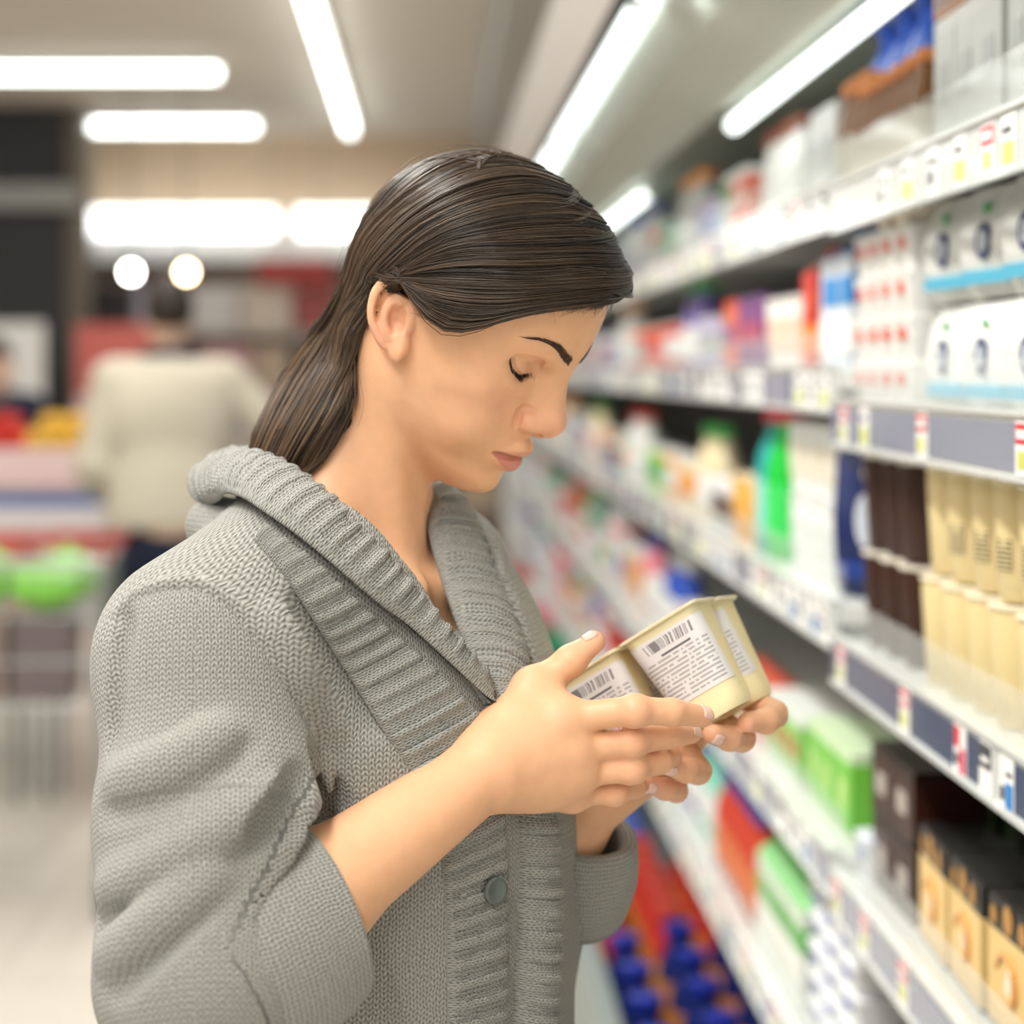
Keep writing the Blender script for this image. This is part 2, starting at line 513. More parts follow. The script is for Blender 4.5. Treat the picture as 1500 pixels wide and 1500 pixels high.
def K_tub(body, lid, w=.062, h=.045, logo='#e2502c', d=None):
    d = d or w
    def f():
        mb = MB()
        secs = [[(x, y, z) for x, y in rsq(w / 2 * k, d / 2 * k, .010, 4)] for z, k in ((0, .80), (.003, .84), (h * .9, .97), (h * .92, 1.0), (h, 1.0))]
        loft(mb, secs)
        b = mb.mesh('tub', [pm(body)], True)
        lm = MB(); loft(lm, [[(x, y, z) for x, y in rsq(w / 2 * k, d / 2 * k, .010, 4)] for z, k in ((0, 1.02), (.003, 1.03), (.0045, .97))])
        out = [('dessert_tub', b, None), ('lid', lm.mesh('lid', [pm(lid, .3)], True), (0, 0, h))]
        if logo:
            q = MB().box(-w / 2 * .97, -w / 2 * .86, -d * .20, d * .20, h * .52, h * .80)
            out.append(('logo', q.mesh('logo', [pm(logo)]), (-.001, 0, 0)))
        return out
    return memo(('tub', body, lid, w, h, logo, d), f)


def K_bottle(body, cap, h=.17, r=.03, label=None, neck=.4):
    def f():
        b = MB().lathe([(r * .85, 0), (r, .006), (r, h * .55), (r * .92, h * .66), (r * neck, h * .84), (r * neck, h * .9)], 18).mesh('bottle', [pm(body, .2)], True)
        c = MB().lathe([(r * neck * 1.25, 0), (r * neck * 1.3, .002), (r * neck * 1.25, h * .11), (r * neck * .9, h * .12)], 16).mesh('cap', [pm(cap)], True)
        out = [('bottle', b, None), ('cap', c, (0, 0, h * .89))]
        if label: out.append(('label', MB().lathe([(r + .0008, h * .12), (r + .0008, h * .5)], 18, cap=False).mesh('label', [pm(label)], True), (0, 0, 0)))
        return out
    return memo(('bottle', body, cap, h, r, label, neck), f)


def K_carton(body, accent, w=.07, h=.2, band='#ffffff', gable=True):
    def f():
        mb = MB().box(-w / 2, w / 2, -w / 2, w / 2, 0, h * .8)
        b = mb.mesh('carton', [pm(body)], bevel=.0015)
        top = MB()
        a = w / 2
        top.add([(-a, -a, 0), (a, -a, 0), (a, a, 0), (-a, a, 0), (0, -a, h * .14), (0, a, h * .14)], [(0, 3, 2, 1), (0, 1, 4), (2, 3, 5), (1, 2, 5, 4), (3, 0, 4, 5)])
        top.box(-.002, .002, -a, a, h * .13, h * .2)
        pr = MB().box(-a - .0008, a + .0008, -a - .0008, a + .0008, h * .12, h * .38).mesh('printed_band', [pm(band)])
        pl = lwrap(w, w, .0014, h * .46, h * .66, .3).mesh('printed_mark', [pm(accent)])
        return [('carton', b, None), ('gable_top', top.mesh('gable_top', [pm(accent if gable else body)]), (0, 0, h * .8)), ('printed_band', pr, (0, 0, 0)), ('printed_mark', pl, (0, 0, 0))]
    return memo(('carton', body, accent, w, h, band, gable), f)


def K_box(body, panel, w=.09, d=.08, h=.12, mark=None):
    def f():
        b = MB().box(-w / 2, w / 2, -d / 2, d / 2, 0, h).mesh('box', [pm(body)], bevel=.0015)
        p = lwrap(w, d, .001, h * .12, h * .88, .4).mesh('printed_panel', [pm(panel)])
        out = [('packet', b, None), ('printed_panel', p, (0, 0, 0))]
        if mark:
            q = MB().box(-w / 2 - .0018, -w / 2 - .001, -d * .22, d * .22, h * .35, h * .65)
            out.append(('printed_mark', q.mesh('printed_mark', [pm(mark)]), (0, 0, 0)))
        return out
    return memo(('box', body, panel, w, d, h, mark), f)


def K_pouch(body, oval, dot, foot, w=.085, h=.115):
    """soft sachet with crimped ends; front faces -x"""
    def f():
        mb = MB(); secs = []
        for z, t in ((0, .002), (.006, .003), (.02, .016), (h * .5, .021), (h - .02, .014), (h - .006, .003), (h, .002)):
            secs.append([(x, y, z) for x, y in rsq(t, w / 2 * (1 if t > .01 else .98), min(t * .9, .012), 5)])
        loft(mb, secs); b = mb.mesh('pouch', [pm(body, .25)], True)
        def disc(cy, cz, ry, rz, x, m_, nm):
            q = MB(); n = 18
            q.add([(x - .0012, cy + ry * math.cos(a), cz + rz * math.sin(a)) for a in [2 * math.pi * i / n for i in range(n)]] + [(x, cy + ry * math.cos(a), cz + rz * math.sin(a)) for a in [2 * math.pi * i / n for i in range(n)]],
                  [tuple(range(n)), tuple(range(2 * n - 1, n - 1, -1))] + [(i, (i + 1) % n, n + (i + 1) % n, n + i) for i in range(n)])
            return (nm, q.mesh(nm, [pm(m_)]), (0, 0, 0))
        return [('pouch', b, None), disc(0, h * .50, w * .13, h * .17, -.0205, oval, 'printed_oval'), disc(0, h * .50, w * .075, h * .10, -.0214, '#c9d2dd', 'printed_oval'), disc(0, h * .80, w * .06, h * .05, -.0165, dot, 'printed_dot'),
                ('printed_foot', MB().box(-.0205, -.0150, -w * .40, w * .40, h * .12, h * .24).mesh('printed_foot', [pm(foot)]), (0, 0, 0))]
    return memo(('pouch', body, oval, dot, foot, w, h), f)


def K_jar(body, lid, h=.10, r=.036, label=None):
    def f():
        b = MB().lathe([(r * .9, 0), (r, .006), (r, h * .72), (r * .86, h * .82), (r * .86, h * .88)], 20).mesh('jar', [pm(body, .15)], True)
        l = MB().lathe([(r * .95, 0), (r * .98, .003), (r * .98, .013), (r * .92, .016)], 20).mesh('lid', [pm(lid, .25)], True)
        out = [('jar', b, None), ('lid', l, (0, 0, h * .84))]
        if label: out.append(('label', MB().lathe([(r + .0007, h * .16), (r + .0007, h * .62)], 20, cap=False).mesh('label', [pm(label)], True), (0, 0, 0)))
        return out
    return memo(('jar', body, lid, h, r, label), f)


def K_swirl(face='#f0cd86', top='#1b1a18', mark='#c08a3a', w=.132, h=.125, d=.07):
    """upright dessert box: black flowered top, cream front with a swirl, leaning back"""
    def f():
        b = MB().box(-d / 2, d / 2, -w / 2, w / 2, 0, h).mesh('dessert_box', [pm(top)], bevel=.003)
        fr = lwrap(d, w, .0012, h * .05, h * .74, .46).mesh('front_panel', [pm(face)])
        sws = []
        for k, (rr, lw) in enumerate(((.036, .0042), (.022, .0034))):
            pts = [(-d / 2 - .0018, rr * math.cos(a) * (1 - .05 * i), h * .38 + rr * math.sin(a) * (1 - .05 * i)) for i, a in enumerate(np.linspace(.3 + k, 4.6 + k, 14))]
            sws.append(('printed_swirl', MB().tube(pts, [lw * (.4 + .6 * math.sin(math.pi * i / 13)) for i in range(14)], 6).mesh('printed_swirl', [pm('#e3a45a')], True), (0, 0, 0)))
        dr = MB().lathe([(.0, -.016), (.009, -.010), (.011, 0), (.007, .012), (.0005, .024)], 14, c=(0, 0, 0), ax=.12)
        dm = dr.mesh('printed_drop', [pm('#f6ecd6')], True)
        fls = []
        for cy, cz, rr in ((-.036, .86, .011), (.004, .88, .014), (.044, .85, .009)):
            n = 12
            fls.append(('printed_flower', MB().add([(-d / 2 - .0016, cy + rr * math.cos(2 * math.pi * i / n), h * cz + rr * math.sin(2 * math.pi * i / n)) for i in range(n)], [tuple(range(n))]).mesh('printed_flower', [pm(mark)]), (0, 0, 0)))
        return [('dessert_box', b, None), ('front_panel', fr, (0, 0, 0)), ('printed_drop', dm, (-d / 2 - .001, .004, h * .36))] + sws + fls
    return memo(('swirl', face, top, mark, w, h, d), f)


def row(parts, n, x, y, z, dy, label, cat, group, rz=0.0, jit=.002, seed=0):
    R = random.Random(seed + int(y * 1000) + int(z * 777))
    NTH = ['nearest', 'second', 'third', 'fourth', 'fifth', 'sixth', 'seventh', 'eighth', 'ninth', 'tenth', 'eleventh', 'twelfth']
    for i in range(n):
        lb = label if n == 1 else '%s, %s %s' % (label, NTH[i], 'one' if i == 0 else 'from near end')
        if len(lb.split()) > 16: lb = '%s, %s' % (label, NTH[i])
        copy_thing(parts, (x + R.uniform(-jit, jit), y + i * dy + R.uniform(-jit, jit), z), rz + R.uniform(-.05, .05), lb, cat, group)


# ---- first cabinet, lower-middle shelf: the dessert cups, two layers
z3 = Z_NEAR[2] + .001
big_c = K_cup('#f0dca6', '#f6ecd0', .112, .0385, .032)
big_b = K_cup('#3a1d12', '#efe6d6', .112, .0385, .032)
for lay in range(2):
    zz = z3 + lay * .1165
    w = 'upper' if lay else 'bottom'
    row(big_c, 8, .560 + .003 * lay, 1.50, zz, .0830, 'cream dessert cup with pale lid, %s layer, front of middle shelf' % w, 'dessert cup', 'cream cups, %s layer in front' % w)
    row(big_c, 8, .643, 1.515, zz, .0830, 'cream dessert cup with pale lid, %s layer, second row of middle shelf' % w, 'dessert cup', 'cream cups, %s layer behind' % w)
    row(big_b, 3, .562, 2.200, zz, .0830, 'chocolate brown dessert cup with pale lid, %s layer, front of middle shelf' % w, 'dessert cup', 'chocolate cups, %s layer in front' % w)
    row(big_b, 3, .645, 2.205, zz, .0830, 'chocolate brown dessert cup with pale lid, %s layer, second row' % w, 'dessert cup', 'chocolate cups, %s layer behind' % w)
# bar codes on the two nearest cream cups of the upper layer
def bar_material():
    m = bpy.data.materials.new('bar_code_print'); m.use_nodes = True
    nt = m.node_tree; tc = nt.nodes.new('ShaderNodeTexCoord'); w = nt.nodes.new('ShaderNodeTexWave'); w.bands_direction = 'Z'; w.inputs['Scale'].default_value = 70
    cr = nt.nodes.new('ShaderNodeValToRGB'); cr.color_ramp.interpolation = 'CONSTANT'
    cr.color_ramp.elements[0].color = srgb('#2a241c') + (1,); cr.color_ramp.elements[1].position = .62; cr.color_ramp.elements[1].color = srgb('#e6d3a0') + (1,)
    nt.links.new(tc.outputs['Object'], w.inputs['Vector']); nt.links.new(w.outputs['Fac'], cr.inputs[0]); nt.links.new(cr.outputs[0], nt.nodes['Principled BSDF'].inputs['Base Color'])
    return m
code_m = MB().box(-.0012, .0004, -.011, .011, 0, .030).mesh('bar_code', [bar_material()])
for o in [o for o in bpy.data.objects if o.get('group') == 'cream cups, upper layer in front'][3:7]:
    c = new_obj('bar_code', code_m, None, o); c.location = (-.0335 * .93, -.0335 * .36, .030); c.rotation_euler = (0, 0, .36)
navy = K_pouch('#16275f', '#d9dde6', '#f0e8d0', '#24408c', .115, .20)
row(navy, 1, .572, 2.525, Z_FAR[2] + .001, .08, 'navy blue pouch with white flower print beside chocolate cups', 'pouch', 'navy pouch', rz=.7)
# ---- first cabinet, eye-level shelf: stacked white tubs, pouches
z2 = Z_NEAR[1] + .001
for lay in range(4):
    hh = .046
    row(K_tub('#efefec', '#f6f5f0', .066, hh, '#e0532f'), 4, .558, 2.195, z2 + lay * (hh + .0046), .071, 'white tub with red mark, %s layer of the tall stack' % ('bottom', 'second', 'third', 'top')[lay], 'dessert tub', 'white tubs of stack, %s layer' % ('bottom', 'second', 'third', 'top')[lay], jit=.001)
row(K_cup('#ece2cf', '#e9dcc0', .028, .040, .034, None), 2, .556, 2.20, z2 + 4 * .0506, .085, 'low wide cream cup crowning the white tub stack', 'dessert cup', 'crowning cups', jit=.001)
pch = K_pouch('#eef0ec', '#2b3a6e', '#3fae5c', '#58b6d6', .138, .108)
for lay in range(2):
    row(pch, 4, .560, 1.63, z2 + lay * .112, .148, 'white pouch with dark blue oval and green dot, %s layer' % ('bottom', 'upper')[lay], 'pouch', 'white pouches, layer %d' % lay, rz=.08)
# ---- first cabinet, top shelf
z1 = Z_NEAR[0] + .001
row(K_box('#e4e6e4', '#d6dad8', .095, .085, .14, '#c2c8c8'), 7, .575, 1.50, z1, .0870, 'pale grey printed carton at the near end of the top shelf', 'carton', 'pale cartons on the top shelf')
row(K_box('#c9854a', '#8c5a3a', .095, .085, .06, '#8fa0b4'), 7, .575, 1.50, z1 + .141, .0870, 'orange and brown flat carton lying on the pale cartons', 'carton', 'orange cartons on top')
zt1 = Z_FAR[0] + .001
row(K_box('#2a2625', '#3b332e', .10, .10, .064), 3, .655, 2.505, zt1, .108, 'dark tray under the blue bottles', 'tray', 'dark trays on the top shelf')
row(K_bottle('#1b57c8', '#0f3f9e', .182, .049, '#1f6ae0', .6), 3, .655, 2.505, zt1 + .0645, .108, 'big glossy blue bottle on a dark tray', 'bottle', 'blue bottles on the top shelf')
row(K_bottle('#8a5a2a', '#ef9a58', .125, .0215, '#e8e2d2', .62), 6, .545, 2.14, z1, .0560, 'small brown bottle with orange cap near the blue bottles', 'bottle', 'orange-capped bottles', jit=.001)
row(K_bottle('#8a5a2a', '#ef9a58', .145, .0215, '#e8e2d2', .62), 3, .560, 2.480, Z_FAR[0] + .001, .0560, 'taller brown bottle with orange cap at the second cabinet', 'bottle', 'taller orange-capped bottles', jit=.001)
# ---- first cabinet, lower shelf: swirl boxes and chocolate packs
z4 = Z_NEAR[3] + .001
row(K_swirl(), 3, .570, 1.82, z4, .138, 'cream dessert box with swirl print and black flowered top', 'dessert box', 'cream swirl boxes')
row(K_swirl('#b5482a', '#1b1a18', '#d9a04a'), 2, .570, 1.54, z4, .138, 'rust red dessert box with swirl print at the near end', 'dessert box', 'rust swirl boxes')
row(K_swirl(), 4, .650, 1.43, z4, .138, 'cream dessert box with swirl print in the second row', 'dessert box', 'cream swirl boxes behind')
for lay in range(2):
    row(K_box('#2b120c', '#3a1910', .085, .095, .085, '#b9b0a8'), 2, .580, 2.236, z4 + lay * .087, .102, 'dark chocolate pack with small pale label, %s layer' % ('bottom', 'upper')[lay], 'dessert pack', 'chocolate packs layer %d' % lay)
row(K_box('#1d1410', '#2a1710', .085, .095, .15, '#6e625a'), 3, .700, 2.12, z4, .105, 'tall dark chocolate pack in the second row of the lower shelf', 'dessert pack', 'tall chocolate packs')
copy_thing(K_tub('#e9eef6', '#dfe6f0', .07, .05, '#3d62b0'), (.560, 2.400, z4), 0, 'white tub with blue mark lying by the chocolate packs', 'dessert tub', 'odd white tub')
# ---- first cabinet, lowest shelf: brown jars
z5 = Z_NEAR[4] + .001
row(K_jar('#4a2616', '#b59a5e', .105, .038, '#e8e0d4'), 11, .560, 1.55, z5, .080, 'brown jar with gold lid and white label on the lowest shelf', 'jar', 'brown jars in front')
row(K_jar('#4a2616', '#b59a5e', .105, .038, '#c8692f'), 11, .645, 1.55, z5, .080, 'brown jar with gold lid and orange label behind the front jars', 'jar', 'brown jars behind')

# ---- the second cabinet, placed by eye
B1 = 2.47
zf_ = [z + .001 for z in Z_FAR]
for lay in range(2):
    row(K_cup('#e9ebe8', '#f2f3f1', .105, .058, .052, '#dfe3e0' if lay == 0 else '#e3dccb'), 3, .592, 2.665, zf_[2] + lay * .1085, .121, 'large white tub beyond the navy pouch, %s layer' % ('bottom', 'upper')[lay], 'tub', 'large white tubs, layer %d' % lay)
row(K_bottle('#17c23c', '#e2485c', .235, .040, '#3bd45e', .5), 1, .562, 3.035, zf_[2], .08, 'bright green bottle with red cap on the middle shelf', 'bottle', 'green bottle')
row(K_bottle('#2aa7a0', '#e2485c', .235, .040, '#8fd6cf', .5), 1, .562, 3.13, zf_[2], .08, 'teal bottle with red cap next to the green bottle', 'bottle', 'teal bottle')
row(K_cup('#f0b55c', '#f3e2bf', .11, .036, .030), 3, .560, 3.23, zf_[2], .082, 'orange yellow cup on the middle shelf beyond the teal bottle', 'dessert cup', 'orange cups')
row(K_cup('#e9ebee', '#ffffff', .09, .037, .030, '#5a3b2a'), 3, .560, 3.48, zf_[2], .082, 'white cup with brown print beyond the orange cups', 'dessert cup', 'white brown cups')
row(K_carton('#dfe8f2', '#2f8fd6', .090, .185, '#ffffff'), 2, .578, 2.53, zf_[1], .098, 'white milk carton with blue gable on the eye-level shelf', 'carton', 'blue gable cartons')
row(K_carton('#d6332a', '#e05238', .070, .17, '#f08a2e'), 1, .560, 2.74, zf_[1], .09, 'red carton with orange band beyond the milk cartons', 'carton', 'red carton')
row(K_cup('#eeeae4', '#f3efe9', .105, .046, .038, '#e9c9b4'), 3, .565, 2.83, zf_[1], .095, 'big white cup with peach print on the eye-level shelf', 'dessert cup', 'peach print cups')
row(K_box('#6a3c7a', '#8b4f8e', .07, .05, .12, '#e2695c'), 4, .560, 3.13, zf_[1], .056, 'purple packet with coral mark on the eye-level shelf', 'packet', 'purple packets')
row(K_box('#e2573e', '#ee7f55', .07, .05, .12, '#3b56a8'), 3, .560, 3.36, zf_[1], .056, 'coral packet with blue mark on the eye-level shelf', 'packet', 'coral packets')
row(K_box('#dfe4e6', '#eceff0', .08, .08, .13, '#b8bfc4'), 2, .580, 2.66, zf_[0], .085, 'white carton beyond the orange-capped bottles', 'carton', 'white cartons top')
row(K_bottle('#eef0ee', '#8a4a32', .14, .030, '#e8ebe8', .8), 5, .560, 2.87, zf_[0], .065, 'white bottle with brown cap on the top shelf', 'bottle', 'white bottles top')
row(K_box('#eef0ee', '#e26a50', .07, .06, .10, '#f0f0ee'), 3, .550, 3.21, zf_[0], .065, 'white packet with coral panel on the top shelf', 'packet', 'coral panel packets')
row(K_box('#eef0ee', '#36b24c', .07, .06, .12, '#f0f0ee'), 3, .575, 3.42, zf_[0], .075, 'white packet with green panel on the top shelf', 'packet', 'green panel packets')
row(K_box('#d5ecc4', '#7ccf4a', .09, .09, .115, '#c7e88e'), 3, .577, 2.54, zf_[3], .095, 'lime green tub pack on the lower shelf', 'packet', 'lime packs')
row(K_box('#e9eee8', '#8fd06a', .09, .07, .10, '#d24a44'), 4, .577, 2.85, zf_[3], .076, 'white packet with green panel and red mark, lower shelf', 'packet', 'green red packets')
row(K_tub('#e8503f', '#ee6a50', .085, .075, '#f6e9d8'), 5, .574, 3.18, zf_[3], .095, 'red tub with pale mark on the lower shelf', 'dessert tub', 'red tubs lower')
for lay in range(5):
    row(K_tub('#eef2f6', '#f4f6f8', .09, .034, '#2b4fb0'), 3, .576, 2.52, zf_[4] + lay * .040, .098, 'flat white tub with blue mark in a pile, %s layer' % ('bottom', 'second', 'third', 'fourth', 'top')[lay], 'dessert tub', 'flat white tubs layer %d' % lay)
row(K_carton('#e9efe6', '#58b84c', .07, .17, '#f2f5ee'), 5, .565, 2.84, zf_[4], .076, 'white carton with green gable on the lowest shelf', 'carton', 'green gable cartons low')
row(K_bottle('#c8442f', '#2b3fae', .18, .034, '#e07a4a', .5), 6, .560, 3.25, zf_[4], .073, 'red bottle with blue cap on the lowest shelf', 'bottle', 'red blue-cap bottles')

# ---- the other cabinets: runs of like goods, kinds drawn per shelf
KIND = {
    'cup': lambda c, a: K_cup(c, '#f2f2ee', .10, .036, .030, a), 'bottle': lambda c, a: K_bottle(c, a, .18, .032, '#eef0ee', .5),
    'carton': lambda c, a: K_carton(c, a, .07, .19), 'packet': lambda c, a: K_box(c, a, .08, .075, .125, '#f2f0ec'), 'tub': lambda c, a: K_tub(c, '#f4f3ee', .085, .07, a)}
COLN = {'white': '#eceeec', 'mint': '#8ed8c4', 'teal': '#33a39a', 'violet': '#7a66b4', 'blue': '#2f57c0', 'pink': '#ef8fa0', 'red': '#d8382f', 'coral': '#f0795a', 'green': '#3fae4f', 'lime': '#a9d95a', 'orange': '#f0a04a', 'brown': '#5a3424', 'grey': '#b9bdbd', 'cream': '#efe0b8', 'lilac': '#c9bfe2'}
SHELFPAL = [['white', 'grey', 'white', 'mint', 'lilac', 'white', 'coral'], ['teal', 'violet', 'coral', 'white', 'mint', 'red', 'lilac', 'white'], ['brown', 'white', 'orange', 'mint', 'blue', 'white', 'lime', 'cream'],
            ['white', 'green', 'blue', 'lilac', 'red', 'mint', 'pink', 'white'], ['blue', 'white', 'red', 'violet', 'lilac', 'white', 'pink', 'mint']]
for i in range(2, 8):
    y0, y1 = BAYS[i]
    for k in range(5):
        R = random.Random(17 * i + k)
        combos = [(c, kd) for c in dict.fromkeys(SHELFPAL[k]) for kd in KIND]
        R.shuffle(combos)
        y = y0 + .05
        if i == 2: combos.sort(key=lambda q: 0 if q[1] in ('cup', 'bottle') else 1)
        for c, kd in combos:
            if y > y1 - .09: break
            n = R.choice((3, 4)); a = COLN[R.choice(['white', 'red', 'blue', 'green', 'grey', 'orange'])]
            dy = .080 if i < 4 else .092
            n = min(n, int((y1 - .05 - y) / dy) + 1)
            row(KIND[kd](COLN[c], a), n, .574, y, zf_[k], dy, '%s %s on the %s of the %s cabinet from the right' % (c, kd, SHN[k], ORD[i]), kd, '%s %ss, %s, %s cabinet' % (c, kd, SHN[k], ORD[i]), jit=.004)
            y += n * dy + .01

# ---- bottles with blue caps and other goods in the base bins
bq = K_bottle('#27367a', '#2336a8', .235, .046, '#f2a040', .55)
for jx in range(3):
    row(bq, 6, .42 + jx * .125, 3.20 + .09 * jx, .121, .200, 'dark bottle with blue cap and orange label, %s row of the base bin' % ('front', 'middle', 'rear')[jx], 'bottle', 'blue-capped bottles, row %d' % jx, jit=.003)
    row(K_bottle('#d8433a', '#e2574a', .235, .046, '#f2b04a', .55), 5, .42 + jx * .125, 4.42 + .03 * jx, .121, .155, 'red bottle with orange label, %s row of the base bin' % ('front', 'middle', 'rear')[jx], 'bottle', 'red bottles, row %d' % jx, jit=.003)
runs = [(5.2, 8, 'lilac', 'carton'), (6.1, 8, 'white', 'carton'), (7.0, 8, 'blue', 'packet'), (7.9, 8, 'green', 'packet'), (8.9, 8, 'pink', 'packet'), (9.8, 8, 'white', 'packet'), (10.72, 7, 'red', 'packet')]
KB = {'carton': lambda c: K_carton(c, '#3a59b8', .09, .25), 'packet': lambda c: K_box(c, c, .10, .09, .30, '#f0f0ec')}
for y, n, c, kd in runs:
    for jx in range(2):
        row(KB[kd](COLN[c] if c != 'green' else '#12a06a'), n, .43 + jx * .12, y, .121, .104, 'tall %s %s in the %s row of the base bin' % (c, kd, ('front', 'rear')[jx]), kd, 'base bin %s %ss row %d' % (c, kd, jx), jit=.003)
# ------------------------------------------------------------------ things on the left: trolley, displays, far counter
M_WIRE = mat('chrome_wire', srgb('#9fa5a2'), .3, metal=.6)
M_GREYP = mat('grey_plastic', srgb('#55595a'), .5)


def trolley(x, y, rz):
    r = empty('shopping_trolley', (x, y, 0), rz)
    tag(r, 'wire shopping trolley with green bags, cut by the left edge', 'trolley')
    # basket: local x = length (front +), y = width
    def corner(z, k):       # half extents at height z
        return (.40 * k, .25 * k)
    z0, z1 = .60, .98
    def wire(nm, pts, rad=.0035):
        new_obj(nm, MB().tube(pts, rad, 6).mesh(nm, [M_WIRE], True), None, r)
    for z, k, rad in ((z0, .84, .004), (z0 + .13, .89, .003), (z0 + .26, .95, .003), (z1, 1.0, .007)):
        a, b = corner(z, k); wire('basket_ring', [(-a, -b, z), (a, -b, z), (a, b, z), (-a, b, z), (-a, -b, z)], rad)
    for i in range(13):
        t = -1 + 2 * i / 12
        for s in (-1, 1):
            wire('basket_wire', [(t * .336, s * .21, z0), (t * .40, s * .25, z1)], .0022)
    for i in range(9):
        t = -1 + 2 * i / 8
        for s in (-1, 1):
            wire('basket_wire', [(s * .336, t * .21, z0), (s * .40, t * .25, z1)], .0022)
        wire('basket_wire', [(-.336, t * .21, z0), (.336, t * .21, z0)], .0022)
    for s in (-1, 1):
        wire('frame_leg', [(-.42, s * .25, 1.0), (-.34, s * .24, .55), (-.36, s * .25, .14)], .012)
        wire('frame_leg', [(-.36, s * .25, .17), (.38, s * .20, .17), (.38, s * .20, .13)], .011)
        wire('frame_strut', [(-.34, s * .235, .55), (.30, s * .21, .60)], .010)
    wire('handle', [(-.46, -.26, 1.02), (-.46, .26, 1.02)], .015)
    for sx, sy in ((-.36, -.25), (-.36, .25), (.38, -.20), (.38, .20)):
        w = MB(); n = 18
        pts = [(.05 * math.cos(2 * math.pi * i / n), 0, .05 * math.sin(2 * math.pi * i / n)) for i in range(n)]
        vs = [(a, q, c) for q in (-.012, .012) for a, _, c in pts]
        w.add(vs, [tuple(range(n)), tuple(range(2 * n - 1, n - 1, -1))] + [(i, (i + 1) % n, n + (i + 1) % n, n + i) for i in range(n)])
        o = new_obj('wheel', w.mesh('wheel', [M_GREYP], True), None, r); o.location = (sx, sy, .052)
        f = new_obj('fork', MB().box(-.01, .01, -.018, -.013, .0, .10).box(-.01, .01, .013, .018, .0, .10).box(-.012, .012, -.018, .018, .095, .11).mesh('fork', [M_WIRE]), None, o)
    return r


TX, TY = pt(40, 540, 5.95)[0], 5.95
trolley(TX, TY, math.radians(95))


def leafy_bag(name, loc, s, m, seed, label, cat):
    """a puffy bag of leaves: a lobed closed surface with a gathered top"""
    R = np.random.default_rng(seed); n, k = 18, 12; vs = []; ph = R.uniform(0, 6, 4)
    for j in range(k):
        t = j / (k - 1); z = -1 + 2 * t
        base = math.sqrt(max(1 - z * z, .0)) * (1 if t < .8 else .9)
        for i in range(n):
            a = 2 * math.pi * i / n
            q = base * (1 + .12 * math.sin(3 * a + ph[0] + 2 * z) + .08 * math.sin(5 * a + ph[1] - 3 * z)) + .01
            vs.append((s[0] * q * math.cos(a), s[1] * q * math.sin(a), s[2] * (z + 1) * (1 + .06 * math.sin(2 * a + ph[2]))))
    fs = [(j * n + i, j * n + (i + 1) % n, (j + 1) * n + (i + 1) % n, (j + 1) * n + i) for j in range(k - 1) for i in range(n)]
    fs += [tuple(range(n - 1, -1, -1)), tuple(range((k - 1) * n, k * n))]
    o = new_obj(name, MB().add(vs, fs).mesh(name, [m], True)); o.location = loc
    tag(o, label, cat, 'bags in the trolley')
    tie = new_obj('tie', MB().lathe([(s[0] * .10, 0), (s[0] * .07, .01), (s[0] * .22, .03)], 10).mesh('tie', [pm('#dfe8d8')], True), None, o); tie.location = (0, 0, s[2] * 2 - .006)
    return o


M_GR = mat('salad_green', srgb('#86d24e'), .5, noise=.35, nscale=18)
for i, (dx, dy, nm) in enumerate(((-.13, -.24, 'nearest'), (.10, -.20, 'second'), (-.12, .02, 'third'), (.11, .06, 'farthest'))):
    leafy_bag('salad_bag', (TX + dx, TY + dy, .86), (.104, .104, .075), M_GR, i, '%s bright green salad bag in the trolley' % nm, 'bag')
for i, (dx, dy, c) in enumerate(((-.10, -.20, '#a8928c'), (.10, -.18, '#7d6f72'), (0, .08, '#c79a86'))):
    o = copy_thing(K_box(c, c, .17, .2, .235), (TX + dx * .95, TY + dy, .608), 0, '%s packet lying under the salad bags in the trolley' % ('greyish pink', 'mauve', 'tan')[i], 'packet', 'packets in the trolley')

# ---- display counter behind the trolley
cx, cy = pt(55, 540, 8.0)[0], 8.0
r = empty('display_counter', (cx, cy, 0)); tag(r, 'white display counter with a blue stripe piled with produce', 'counter')
w, dp = 1.05, .8
new_obj('body', MB().box(-w / 2, w / 2, -dp / 2, dp / 2, .58, 1.10).mesh('body', [pm('#e9e9ea', .5)], bevel=.01), None, r)
new_obj('stripe', MB().box(-w / 2 - .004, w / 2 + .004, -dp / 2 - .004, dp / 2 + .004, 1.035, 1.075).mesh('stripe', [pm('#3d7fd0')]), None, r)
new_obj('top_board', MB().box(-w / 2 - .03, w / 2 + .03, -dp / 2 - .03, dp / 2 + .03, 1.10, 1.25).mesh('top_board', [pm('#ecd5d4', .5)], bevel=.008), None, r)
for sx in (-1, 1):
    for sy in (-1, 1):
        new_obj('leg', MB().box(sx * (w / 2 - .05) - .03, sx * (w / 2 - .05) + .03, sy * (dp / 2 - .05) - .03, sy * (dp / 2 - .05) + .03, 0, .58).mesh('leg', [M_GREYP]), None, r)


def fruit(loc, rad, m, label, group, cat):
    prof = [(.12, .06), (.55, .02), (.88, .30), (1.0, .80), (.92, 1.25), (.62, 1.62), (.25, 1.68), (.05, 1.58)]
    me = memo(('fruit', rad, m.name), lambda: MB().lathe([(a * rad, b * rad) for a, b in prof], 14).mesh('fruit', [m], True))
    o = new_obj(cat, me); o.location = loc; tag(o, label, cat, group)
    s = new_obj('stem', memo(('stem', rad), lambda: MB().tube([(0, 0, 1.5 * rad), (.06 * rad, 0, 1.9 * rad)], .05 * rad, 5).mesh('stem', [pm('#4a5a2a')], True)), None, o)


